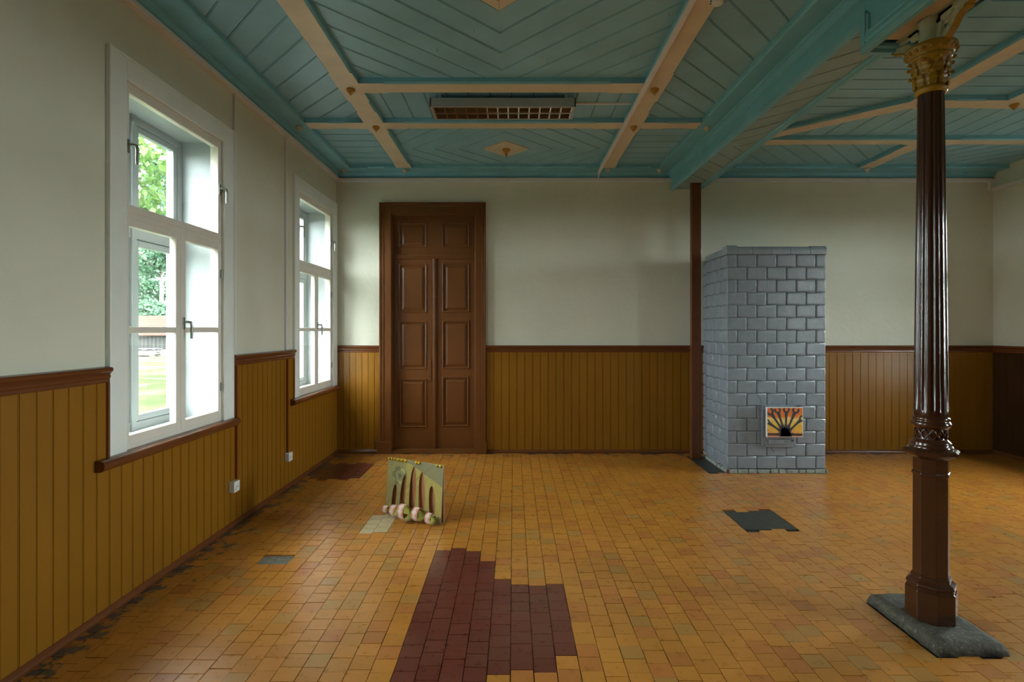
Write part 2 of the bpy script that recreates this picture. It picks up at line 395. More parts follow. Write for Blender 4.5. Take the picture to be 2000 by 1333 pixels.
# beams
def beam(P,Q,w,runs,c=.013,mats=('cream','tealb'),dz=0):
    ZB=EYE+1.965+dz
    P,Q=Vector((*P,0)),Vector((*Q,0)); d=(Q-P); L=d.length; d.normalize(); a=Vector((-d.y,d.x,0)); up=Vector((0,0,1))
    mb=MB(); cuts=[(0,None)]; segs=[]; t=0
    for r0,r1 in runs:
        segs.append((t,r0,False)); segs.append((r0,r1,True)); t=r1
    segs.append((t,L,False))
    h=w/2; top=ZC+.012
    for s0,s1,ch in segs:
        if s1-s0<1e-4: continue
        p,q=P+d*s0,P+d*s1
        if ch:
            pr=[(-h,top),(-h,ZB+c),(-h+c,ZB),(h-c,ZB),(h,ZB+c),(h,top)]
        else: pr=[(-h,top),(-h,ZB+c),(-h,ZB),(h,ZB),(h,ZB+c),(h,top)]
        v=[p+a*x+up*z for x,z in pr]+[q+a*x+up*z for x,z in pr]; n=6
        for i in range(6):
            mi=0 if i==2 else 1
            mb.add([v[i],v[(i+1)%6],v[n+(i+1)%6],v[n+i]],[(0,1,2,3)],mi)
        mb.add(v[:6],[(0,1,2,3,4,5)],1); mb.add(v[6:],[(5,4,3,2,1,0)],1)
        if not ch:   # the lower arris next to a chamfer stop keeps the face colour
            pass
    o=mb.build('ceiling_beam',[M[mats[0]],M[mats[1]]],ceil,recalc=True); return o
b1=beam((X1,1.3),(X1,6.586),.185,[(.35,2.85),(3.37,3.60),(4.10,5.12)])
b2=beam((X2,1.3),(X2,6.586),.185,[(.35,2.85),(3.37,3.60),(4.10,5.12)])
c1=beam((X1+.093,4.412),(X2-.093,4.412),.177,[(.20,2.02)])
c2=beam((X1+.093,5.228),(X2-.093,5.228),.158,[(.20,2.02)])
c0=beam((X1+.093,1.89),(X2-.093,1.89),.17,[(.20,2.02)])
cl=beam((-1.989,5.228),(X1-.093,5.228),.158,[(.22,.38)])
cr=beam((X2+.093,5.228),(1.79,5.228),.158,[(.22,.42)])
h1=beam((2.40,5.69),(6.05,5.69),.156,[(.55,1.75),(2.25,3.3)])
lr=beam((4.30,5.769),(4.30,6.586),.182,[(.25,.55)])
d1=beam((2.36,5.74),(3.50,4.735),.178,[(.35,1.15)],dz=.0012)
h3=beam((4.432,4.728),(XR,4.728),.172,[(.25,1.3)])
l1=beam((3.52,4.82),(3.52,1.3),.182,[(.35,1.9)])
l2=beam((4.34,4.82),(4.34,1.3),.182,[(.35,1.9)])
h2=beam((3.612,4.728),(4.248,4.728),.172,[(.20,.46)])

# turned finials under the crossings
def finial(parent,x,y,m,s=1,z=ZB,drop=False):
    mb=MB(); pr=[(.034,0),(.036,-.006),(.034,-.013),(.027,-.015),(.027,-.022),(.024,-.026),(.017,-.028),(.017,-.034),(.012,-.039),(.006,-.043),(.006,-.047),(.004,-.051),(.001,-.053)]
    if drop: pr=[(.045,0),(.047,-.01),(.04,-.018),(.03,-.02),(.03,-.03),(.018,-.034),(.013,-.042),(.012,-.052),(.017,-.058),(.017,-.064),(.010,-.070),(.006,-.080),(.008,-.086),(.005,-.093),(.001,-.095)]
    mb.lathe([(r*s,zz*s) for r,zz in pr],(0,0,0),20)
    o=mb.build('finial',M[m],parent,loc=(x,y,z)); return o
for p,x,y in ((b1,X1,4.43),(b1,X1,5.25),(b2,X2+.01,4.43),(b2,X2+.02,5.25),(l1,3.56,4.72),(l2,4.38,4.73),(lr,4.31,5.72)): finial(p,x,y,'ocherf')
finial(ceil,-.082,6.04,'ocherf',z=ZC-.004,drop=True); finial(ceil,-.09,3.15,'ocherf',z=ZC-.004,drop=True)

# cornices (trim): soffit board with chamfered inner edge and an ogee to the wall
SOFF=[(0,.05),(0,0)]
def cornice(name,P,Q,A,runs,width,proj,short=0):
    """P,Q: line of the wall; A: direction into the room"""
    P,Q=Vector(P),Vector(Q); d=(Q-P); L=d.length; d.normalize(); mb=MB(); up=(0,0,1)
    t=0; segs=[]
    for r0,r1 in runs: segs+= [(t,r0,0),(r0,r1,.013)]; t=r1
    segs.append((t,L,0))
    for s0,s1,c in segs:
        s1=min(s1,L-short)
        pr=[(width,ZC+.012),(width,ZB+max(c,.0005)),(width-max(c,.0005),ZB),(proj,ZB),(proj,ZC+.012)]
        mb.sweep(pr,P+d*s0,P+d*s1,A,up)
    og=[(proj+.004,ZB+.002),(proj+.004,ZB-.006),(proj-.006,ZB-.009),(proj-.011,ZB-.014),(proj-.015,ZB-.024),(proj-.024,ZB-.034),(proj-.038,ZB-.042),(proj-.046,ZB-.052),(.008,ZB-.055),(0,ZB-.058),(0,ZB+.002)]
    mb.sweep(og,P,Q,A,up)
    return struct(mb.build(name,M['tealb']))
t1=cornice('trim_1',(XL,YF,0),(XL,YB,0),(1,0,0),[(YF*-1+1.9,YF*-1+5.05),(YF*-1+5.42,YF*-1+6.42)],.242,.06,short=.2235)
t2=cornice('trim_2',(XL,YB,0),(2.0,YB,0),(0,-1,0),[(.45,.65),(1.25,3.1),(3.7,3.9)],.223,.052)
t3=cornice('trim_3',(2.35,YB,0),(XR,YB,0),(0,-1,0),[(.35,1.6),(2.3,3.6)],.223,.052)
for p,x,y in ((t1,-2.08,5.25),(t2,-2.09,6.66),(t2,X1,6.66),(t2,X2+.02,6.66),(t2,1.80,6.66),(t3,4.34,6.63)): finial(p,x,y,'finial',.95)

# ------------------------------------------------------------------ girder over the column line
def gx(y): return -.006*(y-3.2)
g=MB(); up=(0,0,1); E=EYE
def gs(prof,y0,y1,mi=0): g.sweep([(a,E+b) for a,b in prof],(gx(y0),y0,0),(gx(y1),y1,0),(1,0,0),up,mi)
for y0,y1,c in ((1.0,5.0,.013),(5.0,5.42,0),(5.42,6.25,.013),(6.25,6.586,0)):
    gs([(1.805,2.03),(1.805,1.965+max(c,.0005)),(1.805+max(c,.0005),1.965),(1.965,1.965),(1.965,2.03)],y0,y1)
crown=[(1.960,1.99),(1.960,1.958),(1.968,1.952),(1.974,1.950),(1.974,1.942),(1.978,1.93),(1.984,1.918),(1.992,1.905),(1.994,1.895),(1.990,1.89),(1.990,1.882),(2.004,1.876),(2.02,1.876),(2.02,1.99)]
gs(crown,1.0,6.82)
gs([(2.003,2.0),(2.003,1.764),(2.385,1.764),(2.385,2.0)],3.10,6.82)                       # box
gs([(1.998,1.79),(1.992,1.786),(1.990,1.776),(1.994,1.772),(1.990,1.768),(1.990,1.756),(2.000,1.752),(2.004,1.744),(2.014,1.737),(2.024,1.737),(2.040,1.748),(2.040,1.79)],3.10,6.80)
gs([(2.300,1.79),(2.300,1.748),(2.312,1.737),(2.326,1.744),(2.332,1.737),(2.350,1.737),(2.356,1.744),(2.372,1.744),(2.378,1.756),(2.392,1.77),(2.392,1.79)],3.10,6.77)
gs([(2.37,2.0),(2.37,1.95),(2.40,1.955),(2.415,1.965),(2.415,2.0)],1.0,6.80)
# herringbone soffit boards
mbp=MB()
planks(mbp,[(2.03,5.2),(2.31,5.2),(2.29,6.80),(2.01,6.80)],45,.182,(2.07,5.93),E+1.757)
planks(mbp,[(2.03,3.11),(2.31,3.11),(2.31,5.2),(2.03,5.2)],-45,.180,(2.078,4.015),E+1.757)
# deeper casing near the column
gs([(2.003,1.90),(2.003,1.60),(2.03,1.60),(2.03,1.90)],1.0,3.09)
gs([(1.998,1.69),(1.990,1.684),(1.988,1.67),(1.993,1.664),(1.986,1.655),(1.982,1.635),(1.988,1.62),(1.984,1.61),(1.984,1.597),(1.996,1.59),(2.0,1.58),(2.03,1.58),(2.03,1.69)],1.0,3.09)
gs([(2.318,2.0),(2.318,1.62),(2.355,1.62),(2.36,1.65),(2.372,1.68),(2.388,1.70),(2.388,2.0)],1.0,3.09)
g.box(2.003,2.388,3.085,3.115,E+1.58,E+1.9,0)
g.box(2.02,2.38,3.055,3.085,E+1.60,E+1.62,0)
for x0,x1,a,b_,zz in ((1.984,2.003,3.055,3.09,1.80),(1.990,2.003,3.035,3.055,1.78),(1.992,2.003,3.09,3.105,1.77)): g.box(x0,x1,a,b_,E+1.60,E+zz,0)
g.box(2.03,2.36,1.0,3.085,E+1.80,E+1.82,0)
gird=g.build('ceiling_girder',[M['tealb'],M['gap']])
mbp.build('soffit_boards',M['soffit'],gird)
tag(gird,'deep blue-green boxed ceiling girder with herringbone boarded underside running to the back wall','girder')
mb=MB(); mb.box(2.085,2.295,1.0,3.03,E+1.626,E+1.795,1); mb.box(2.085,2.295,1.0,3.03,E+1.622,E+1.626,0)
tag(mb.build('support_timber',[M['cream'],M['tealb']],bevel=.003),'cream painted timber beam resting on the iron column brackets','beam')
# beam underside that continues the finial on the girder strip
finial(gird,1.885,5.27,'finial',.95)

# ------------------------------------------------------------------ wainscot, rails, baseboards
def wains(name,u0,u1,pitch,topf,place,parent,m_=None):
    mb=MB(); k=0; u=u0
    while u<u1-.005:
        v=min(u+pitch,u1); t=topf((u+v)/2)
        if t:
            e=.0008; j=random.uniform(0,.001)
            for (a,b_,th) in ((u+e,v-e,.0155+j),(u+e+.005,v-e-.005,.0185+j)):
                place(mb,a,b_,0,th,.02,t)
        u=v
    place(mb,u0,u1,0,.006,.0,min(.8,.8)) 
    return mb.build(name,m_ or M['ochre'],parent)
def topL(y):
    for c in WIN_Y:
        if c-.66<y<c+.66: return .845
    return 1.30
wl=bpy.data.objects['wall_left']; wb=bpy.data.objects['wall_back']; wr=bpy.data.objects['wall_right']; wf=bpy.data.objects['wall_rear']
wains('wainscot',YF,YB,.0905,topL,lambda m,a,b_,t0,t1_,z0,z1:m.box(XL+t0,XL+t1_,a,b_,z0,z1),wl)
def topB(x): return None if -1.68<x<-.35 else 1.30
mbx=wains('wainscot',XL+.018,-1.684,.078,lambda x:1.30,lambda m,a,b_,t0,t1_,z0,z1:m.box(a,b_,YB-t0,YB-t1_,z0,z1),wb)
wains('wainscot',-.348,XR,.098,lambda x:1.30,lambda m,a,b_,t0,t1_,z0,z1:m.box(a,b_,YB-t0,YB-t1_,z0,z1),wb)
def topR(y):
    for c in RIGHT_WIN:
        if c-.66<y<c+.66: return .845
    return 1.30
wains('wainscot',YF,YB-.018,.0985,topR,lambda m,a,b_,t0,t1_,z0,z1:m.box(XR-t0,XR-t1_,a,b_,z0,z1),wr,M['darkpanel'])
wains('wainscot',XL+.02,XR-.02,.098,lambda x:.845 if any(abs(x-c)<.66 for c in REAR_WIN) else 1.30,lambda m,a,b_,t0,t1_,z0,z1:m.box(a,b_,YF+t0,YF+t1_,z0,z1),wf)
RAIL=[(0,1.268),(.022,1.268),(.026,1.278),(.024,1.288),(.030,1.296),(.032,1.306),(.028,1.314),(.036,1.324),(.044,1.332),(.046,1.344),(.040,1.352),(.014,1.356),(0,1.356)]
BASE=[(0,0),(.030,0),(.034,.014),(.030,.026),(.025,.032),(.024,.040),(.018,.046),(0,.046)]
def rail(mb,P,Q,A,prof=RAIL): mb.sweep(prof,P,Q,A,(0,0,1))
n_=4
def tr(name,segs,prof=RAIL):
    mb=MB()
    for P,Q,A in segs: rail(mb,P,Q,A,prof)
    return struct(mb.build(name,M['brown']))
Ls=[]; ys=sorted(WIN_Y); y=YF
for c in ys: Ls.append((y,c-.66)); y=c+.66
i=4
for a,b_ in Ls+([(y,YB)] if YB-y>.02 else []):
    if b_-a>.03: tr('trim_%d'%i,[((XL,a,0),(XL,b_,0),(1,0,0))]); i+=1
tr('trim_%d'%i,[((XL,YB,0),(-1.684,YB,0),(0,-1,0))]); i+=1
tr('trim_%d'%i,[((-.348,YB,0),(XR,YB,0),(0,-1,0))]); i+=1
def gaps(cs,a,b_):
    out=[]
    for c in sorted(cs):
        if c-.66-a>.03: out.append((a,c-.66))
        a=c+.66
    if b_-a>.03: out.append((a,b_))
    return out
for a,b_ in gaps(RIGHT_WIN,YF,YB): tr('trim_%d'%i,[((XR,a,0),(XR,b_,0),(-1,0,0))]); i+=1
for a,b_ in gaps(REAR_WIN,XL,XR): tr('trim_%d'%i,[((a,YF,0),(b_,YF,0),(0,1,0))]); i+=1
tr('baseboard_left',[((XL,YF,0),(XL,YB,0),(1,0,0))],BASE)
tr('baseboard_back',[((XL,YB,0),(-1.71,YB,0),(0,-1,0)),((-.34,YB,0),(2.35,YB,0),(0,-1,0)),((3.30,YB,0),(XR,YB,0),(0,-1,0))],BASE)
tr('baseboard_right',[((XR,YF,0),(XR,YB,0),(-1,0,0))],BASE)
tr('baseboard_rear',[((XL,YF,0),(XR,YF,0),(0,1,0))],BASE)
# narrow brown edge strips where the panelling stops beside a window casing
for c in WIN_Y:
    for s_ in (-1,1):
        if abs(c+s_*.66)>9 or c+s_*.66>YB-.06: continue
        mb=MB(); mb.box(XL,XL+.028,c+s_*.662,c+s_*.678,.86,1.27); struct(mb.build('trim_%d'%i,M['brown'])); i+=1

# ------------------------------------------------------------------ windows (local: +x into the room, y along the wall)
def frame_rect(mb,x0,x1,y0,y1,z0,z1,w,mi=0,wb=None,wt=None):
    wb=wb or w; wt=wt or w
    mb.box(x0,x1,y0,y0+w,z0,z1,mi); mb.box(x0,x1,y1-w,y1,z0,z1,mi)
    mb.box(x0,x1,y0+w,y1-w,z0,z0+wb,mi); mb.box(x0,x1,y0+w,y1-w,z1-wt,z1,mi)
def lever(parent,x,y,z,sgn=1):
    mb=MB(); mb.box(x,x+.006,y-.013,y+.013,z-.04,z+.04)
    h=mb.build('handle',M['steel'],parent,bevel=.002)
    mb=MB(); mb.tube([(x+.004,y,z+.008),(x+.034,y,z+.008),(x+.045,y+sgn*.012,z+.006),(x+.046,y+sgn*.018,z-.02),(x+.044,y+sgn*.019,z-.07),(x+.044,y+sgn*.019,z-.105)],[.008,.008,.009,.010,.010,.008],10)
    mb.build('lever',M['steel'],h)
def make_window():
    r=empty('window_1'); struct(r)
    mb=MB()
    for s_ in (-1,1): mb.box(0,.022,s_*.655,s_*.520,.86,3.118); mb.box(0,.027,s_*.658,s_*.6455,.861,3.111)
    mb.box(0,.0215,-.519,.519,2.993,3.1175); mb.box(0,.028,-.660,.660,3.112,3.126)
    mb.build('casing',M['white'],r,bevel=.004)
    mb=MB(); frame_rect(mb,-.075,-.002,-.525,.525,.86,3.0,.028,wb=.03)
    mb.box(-.075,-.006,-.497,.497,2.205,2.245)
    mb.build('inner_frame',M['sash'],r,bevel=.002)
    def sash(name,y0,y1,z0,z1,wl_,wr_,wb_,wt_,mun=None,mh=None,fx=-.045,fx1=.0,m='sash'):
        mb=MB(); mb.box(fx,fx1,y0,y0+wl_,z0,z1); mb.box(fx,fx1,y1-wr_,y1,z0,z1)
        mb.box(fx,fx1,y0+wl_,y1-wr_,z0,z0+wb_); mb.box(fx,fx1,y0+wl_,y1-wr_,z1-wt_,z1)
        if mun: mb.box(fx,fx1,mun-.03,mun+.03,z0+wb_,z1-wt_)
        if mh: mb.box(fx+.004,fx1-.004,y0+wl_,y1-wr_,mh-.019,mh+.019)
        o=mb.build(name,M[m],r,bevel=.004)
        mb=MB(); xm=(fx+fx1)/2; mb.box(xm-.002,xm+.002,y0+wl_-.004,y1-wr_+.004,z0+wb_-.004,z1-wt_+.004)
        mb.build('glass_pane',M['glass'],o); return o
    up_=sash('upper_sash',-.505,.505,2.242,2.975,.032,.032,.045,.042,mun=0)
    lever(up_,.0,-.489,2.62,1); lever(up_,.0,.489,2.62,1)
    la=sash('casement_sash',-.505,.014,.885,2.208,.032,.052,.058,.047,mh=1.555)
    ra=sash('casement_sash',.016,.505,.885,2.208,.052,.032,.058,.047,mh=1.555)
    lever(ra,.0,.040,1.60,1)
    for zz in (1.12,1.98):
        mb=MB(); mb.box(.0,.010,.497,.512,zz-.03,zz+.03); mb.tube([(.008,.507,zz-.034),(.008,.507,zz+.034)],.005,8); mb.build('hinge',M['steel'],ra)
    # white lining of the deep reveal
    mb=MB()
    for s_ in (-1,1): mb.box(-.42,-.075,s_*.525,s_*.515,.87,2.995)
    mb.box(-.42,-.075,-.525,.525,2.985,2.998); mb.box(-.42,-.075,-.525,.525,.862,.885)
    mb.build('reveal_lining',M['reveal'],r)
    # outer window
    mb=MB(); frame_rect(mb,-.36,-.30,-.515,.515,.885,2.985,.05); mb.box(-.36,-.295,-.465,.465,2.165,2.235)
    mb.box(-.355,-.285,-.045,.0,.885,2.985)
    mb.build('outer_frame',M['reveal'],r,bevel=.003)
    for z0,z1 in ((.935,2.165),(2.235,2.935)):
        for y0,y1 in ((-.465,-.045),(.0,.465)):
            o=MB(); w=.042
            mbb=MB(); frame_rect(mbb,-.345,-.305,y0+.004,y1-.004,z0+.004,z1-.004,w); 
            oo=mbb.build('outer_sash',M['reveal'],r,bevel=.003)
            mbb=MB(); mbb.box(-.327,-.323,y0+w,y1-w,z0+w,z1-w); mbb.build('glass_pane',M['glass'],oo)
    for zz in (.99,2.10):
        mb=MB(); mb.box(-.304,-.296,.003,.020,zz-.035,zz+.035); mb.build('latch',M['steel'],r)
    # rounded brown sill board
    mb=MB(); pr=[(-.0,.80),(.045,.80),(.058,.803),(.068,.812),(.073,.826),(.073,.840),(.066,.853),(.052,.860),(-.0,.863)]
    mb.sweep(pr,(0,-.76,0),(0,.665,0),(1,0,0),(0,0,1)); mb.build('sill',M['brown'],r,bevel=.004)
    return r
w0=make_window(); w0.location=(XL,WIN_Y[0],0)
k=2
for y in WIN_Y[1:]:
    c=copy_tree(w0); c.name='window_%d'%k; k+=1; c.location=(XL,y,0)
for y in RIGHT_WIN:
    c=copy_tree(w0); c.name='window_%d'%k; k+=1; c.location=(XR,y,0); c.rotation_euler=(0,0,PI)
for x in REAR_WIN:
    c=copy_tree(w0); c.name='window_%d'%k; k+=1; c.location=(x,YF,0); c.rotation_euler=(0,0,PI/2)

# ------------------------------------------------------------------ panelled double door
dr=empty('door_1',(-1.01,YB,0)); struct(dr); O=(-1.01,YB,0)
YD=YB+.055
def jamb(mb):
    # architrave: stepped boards mitred by overlap
    for x0,x1,x2 in ((-1.684,-1.660,-1.535),(-.348,-.372,-.484)):
        w=x2-x1
        mb.box(x0,x1,YB-.048,YB,.15,3.148); mb.box(x1,x1+w*.28,YB-.040,YB,.15,3.124); mb.box(x1+w*.28,x2,YB-.034,YB,.15,3.087)
    mb.box(-1.660,-.372,YB-.0481,YB,3.124,3.1479); mb.box(-1.625,-.407,YB-.0401,YB,3.087,3.124); mb.box(-1.535,-.484,YB-.0341,YB,2.998,3.087)
    mb.box(-1.545,-1.530,YB,YB+.12,0,3.01); mb.box(-.489,-.474,YB,YB+.12,0,3.01); mb.box(-1.545,-.474,YB,YB+.12,2.995,3.03)
mb=MB(); jamb(mb); mb.build('door_frame',M['doorbrown'],dr,off=O,bevel=.004)
for x0,x1 in ((-1.712,-1.530),(-.489,-.336)):
    mb=MB(); mb.box(x0,x1,YB-.058,YB,0,.150); mb.box(x0+.004,x1-.004,YB-.054,YB,.15,.158); mb.build('plinth_block',M['doorbrown'],dr,off=O,bevel=.004)
mb=MB(); mb.box(-1.535,-.484,YB-.035,YB+.10,0,.045); mb.box(-1.535,-.484,YB-.05,YB+.02,0,.022); mb.build('threshold',M['doorbrown'],dr,off=O,bevel=.004)
def leaf(name,x0,x1,z0,z1,panels):
    mb=MB(); wall_cells(mb,x0,x1,z0,z1,panels,lambda a,b_,c,d:mb.box(a,b_,YD,YD+.04,c,d))
    o=mb.build(name,M['doorbrown'],dr,off=O)
    for (a,b_,c,d) in panels:
        m2=MB(); rings=[(0,-.007),(.006,-.009),(.014,-.006),(.018,.012),(.034,.012),(.040,.006),(.062,-.001)]
        v=[]
        for ins,dy in rings: v+= [(a+ins,YD+dy,c+ins),(b_-ins,YD+dy,c+ins),(b_-ins,YD+dy,d-ins),(a+ins,YD+dy,d-ins)]
        v=[(a-.004,YD,c-.004),(b_+.004,YD,c-.004),(b_+.004,YD,d+.004),(a-.004,YD,d+.004)]+v
        f=[]
        for i_ in range(len(rings)):
            for j in range(4): f.append((i_*4+j,i_*4+(j+1)%4,(i_+1)*4+(j+1)%4,(i_+1)*4+j))
        n=len(rings)*4; f.append((n,n+1,n+2,n+3)); m2.add(v,f)
        pn=m2.build('door_panel',M['doorbrown'],o,recalc=False)
        pn.data.flip_normals()
        for vv in pn.data.vertices: vv.co=(vv.co.x-O[0],vv.co.y-O[1],vv.co.z-O[2])
    return o
def cx_(c): return (720+c/2.564-1003)*6.865/1056
def cz_(c): return EYE-((380+c/2.564)-643)*6.865/1056
leaf('door_leaf',-1.530,-1.003,.045,2.452,[(cx_(153),cx_(291),cz_(592),cz_(350)),(cx_(152),cx_(290),cz_(876),cz_(636)),(cx_(155),cx_(290),cz_(1166),cz_(924))])
leaf('door_leaf',-1.000,-.489,.045,2.452,[(cx_(370),cx_(505),cz_(590),cz_(345)),(cx_(370),cx_(505),cz_(873),cz_(633)),(cx_(370),cx_(501),cz_(1162),cz_(914))])
leaf('transom_panel',-1.530,-.489,2.515,2.995,[(cx_(152),cx_(290),cz_(268),cz_(142)),(cx_(368),cx_(505),cz_(266),cz_(142))])
mb=MB(); mb.box(-1.530,-.489,YD-.02,YD+.04,2.452,2.515); mb.box(-1.530,-.489,YD-.03,YD,2.475,2.50); mb.build('transom_rail',M['doorbrown'],dr,off=O,bevel=.004)
mb=MB(); mb.box(-1.022,-.978,YD-.016,YD,.045,2.452); mb.box(-1.012,-.988,YD-.024,YD,.045,2.452); mb.build('astragal',M['doorbrown'],dr,off=O,bevel=.004)
mb=MB(); xa,za,zb=cx_(305),cz_(933),cz_(826); mb.box(xa-.024,xa+.024,YD-.008,YD,za,zb)
es=mb.build('escutcheon',M['doorbrown'],dr,off=O,bevel=.007,seg=3)
mb=MB()
for zz in (zb-.06,zb-.13): mb.tube([(xa-.003,YD-.009,zz),(xa-.003,YD-.0075,zz)],.006,10)
mb.tube([(xa-.004,YD-.0095,za+.055),(xa-.004,YD-.0075,za+.055)],.007,10); mb.box(xa-.007,xa-.001,YD-.0095,YD-.0075,za+.035,za+.055)
mb.build('keyhole',M['dark'],es,off=O)

# ------------------------------------------------------------------ tiled stove
SX0,SX1,SY,SYB,ST=2.315,3.378,5.85,6.50,2.367
stv=empty('tiled_stove',(2.85,6.2,0)); O=(2.85,6.2,0)
tag(stv,'tall grey glazed brick-tile stove standing against the back wall','stove')
mb=MB(); mb.box(SX0+.012,SX1-.012,SY+.012,SYB,.045,ST+.06); mb.box(2.39,3.30,SYB,YB,.03,ST+.045)
mb.build('stove_core',M['stovegap'],stv,off=O)
def pillow(mb,P,U,V,Nn,u0,u1,v0,v1,deep=.013):
    P,U,V,Nn=map(Vector,(P,U,V,Nn)); rings=[(0,0),(.0015,.006),(.006,deep-.002),(.013,deep),(.022,deep-.0015)]
    v=[]; j=[random.uniform(-.0012,.0012) for _ in range(4)]; dn=random.uniform(-.0022,.0022)
    for ins,h in rings:
        for (a,b_),jj in zip(((u0+ins,v0+ins),(u1-ins,v0+ins),(u1-ins,v1-ins),(u0+ins,v1-ins)),j): v.append(P+U*a+V*b_+Nn*(h+(dn+jj if h>0 else 0)))
    f=[]
    for i_ in range(len(rings)-1):
        for j_ in range(4): f.append((i_*4+j_,i_*4+(j_+1)%4,(i_+1)*4+(j_+1)%4,(i_+1)*4+j_))
    mb.add(v,f,0,True); n=(len(rings)-1)*4; mb.add(v[n:n+4],[(0,1,2,3)],0,True)
def tiles(P,U,Nn,L,full,phase,name,skip=None):
    mb=MB(); rh=(ST-.045)/17; pw=full; g_=.004
    for r_ in range(17):
        z0=.045+r_*rh; half=((16-r_)%2==0)^phase
        us=[0]; u=pw/2 if half else pw
        while u<L-.02: us.append(u); u+=pw
        us.append(L)
        for a,b_ in zip(us,us[1:]):
            pillow(mb,P,U,(0,0,1),Nn,a+g_/2,b_-g_/2,z0+g_/2,z0+rh-g_/2)
    return mb.build(name,M['stove'],stv,off=O)
tiles((SX0,SY+.012,0),(1,0,0),(0,-1,0),SX1-SX0,.2126,False,'front_tiles')
tiles((SX0+.012,SYB,0),(0,-1,0),(-1,0,0),SYB-SY,.2126,True,'side_tiles')
tiles((SX1-.012,SY,0),(0,1,0),(1,0,0),SYB-SY,.2126,True,'side_tiles')
mb=MB(); rh=(ST-.045)/17
for r_ in range(17): pillow(mb,(2.39,YB,0),(0,-1,0),(0,0,1),(-1,0,0),0.004,.296,.045+r_*rh+.002,.045+(r_+1)*rh-.002,.010)
mb.build('rear_tiles',M['stove'],stv,off=O)
mb=MB(); us=[0,.105,.27,.475,.68,.895,1.063]
for a,b_ in zip(us,us[1:]):
    dz=.012 if a==0 else (.006 if b_>1 else random.uniform(-.002,.002))
    ex=.004 if a==0 else 0
    pr=[(0,0),(.014+ex,0),(.020+ex,.008),(.022+ex,.03),(.022+ex,.055),(.014+ex,.075+dz),(-.004,.088+dz),(-.1,.086),(-.1,0)]
    mb.sweep(pr,(SX0-.012*(a==0)+a+.002,SY+.012,ST),(SX0+b_-.002+.008*(b_>1),SY+.012,ST),(0,-1,0),(0,0,1))
for k_ in range(3):
    a=SY+.03+k_*.21; b_=min(a+.205,SYB)
    pr=[(0,0),(.014,0),(.020,.008),(.021,.03),(.021,.055),(.012,.072),(-.004,.080),(-.1,.080),(-.1,0)]
    mb.sweep(pr,(SX0+.012,a,ST),(SX0+.012,b_,ST),(-1,0,0),(0,0,1)); mb.sweep(pr,(SX1-.012,a,ST),(SX1-.012,b_,ST),(1,0,0),(0,0,1))
mb.box(SX0+.05,SX1-.05,SY+.05,SYB,ST,ST+.07)
mb.build('cornice_tiles',M['stove'],stv,off=O,bevel=.003)
mb=MB(); random.seed(11); x=SX0-.004
while x<SX1+.01:
    w=random.uniform(.08,.16); mb.box(x,min(x+w-.008,SX1+.015),SY-random.uniform(.006,.014),SY+.05,0,.036+random.uniform(0,.006)); x+=w
y=SY
while y<SYB-.02:
    w=random.uniform(.10,.2); mb.box(SX0-random.uniform(.008,.018),SX0+.05,y,min(y+w-.006,SYB),0,.036+random.uniform(0,.006)); y+=w
mb.box(SX0+.01,SX1,SY+.04,SYB,0,.046); mb.box(2.38,3.31,SYB,YB,0,.032)
mb.build('plinth',M['plinth'],stv,off=O,bevel=.005)
# crack above the fire door
def sz(cx,cy,Y=5.838): return ((1460+cx/10.26-1003)*Y/1056, EYE-((760+cy/10.26)-643)*Y/1056)
mb=MB(); pts=[sz(200,90),sz(225,150),sz(262,200),sz(275,260),sz(292,310)]
mb.tube([(a,SY-.0015,b_) for a,b_ in pts],.0022,6); mb.build('crack',M['dark'],stv,off=O); mb=MB(); pts=[sz(480,1175),sz(510,1230),sz(545,1280)]
mb.tube([(a,SY-.0015,b_) for a,b_ in pts],.002,6); mb.build('crack',M['dark'],stv,off=O)
# cast iron door surround, ash door, hook
YP=SY-.020
a,b_=sz(287,1163); c,d=sz(968,325)
mb=MB(); mb.box(a,c,YP,SY+.01,b_,d); dp=mb.build('door_plate',M['stove'],stv,off=O,bevel=.003)
for cx,cy in ((325,350),(938,350),(330,1133),(940,1137)):
    x_,z_=sz(cx,cy); mb=MB(); mb.tube([(x_,YP-.003,z_),(x_,YP+.002,z_)],.006,10); mb.build('bolt',M['dark'],dp,off=O)
mb=MB(); a,b_=sz(365,1000); c,d=sz(905,400); mb.box(a,c,YP-.022,YP,b_,d); fd=mb.build('fire_door',M['stove'],stv,off=O,bevel=.004)
mb=MB(); a,b_=sz(345,610); c,d=sz(368,560); mb.box(a,c,YP-.024,YP,b_,d); mb.build('hinge',M['stove'],fd,off=O,bevel=.003)
mb=MB(); a,b_=sz(410,1098); c,d=sz(900,1006); mb.box(a,c-.03,YP-.018,YP,b_,d); ad=mb.build('ash_door',M['stove'],stv,off=O,bevel=.003)
for cx in (505,545,745,785,825):
    x_,z_=sz(cx,1046); mb=MB(); mb.lathe([(.009,0),(.009,.003),(.006,.004)],(0,0,0),12); q=mb.build('vent_boss',M['stove'],ad,loc=(x_-O[0],YP-.018-O[1],z_-O[2]),rot=(PI/2,0,0))
mb=MB()
for cy in (972,1030): a,b_=sz(868,cy+14); c,d=sz(905,cy-8); mb.box(a,c,YP-.012,YP,b_,d)
mb.build('latch_slot',M['dark'],stv,off=O)
mb=MB(); p=[sz(830,318),sz(876,235),sz(922,318)]; mb.tube([(a,YP-.004,b_) for a,b_ in p],.0013,6); mb.build('wire_hook',M['dark'],stv,off=O); mb=MB(); p=[sz(465,318),sz(478,268),sz(497,318)]; mb.tube([(a,YP-.004,b_) for a,b_ in p],.0013,6)
mb.build('wire_hook',M['dark'],stv,off=O)

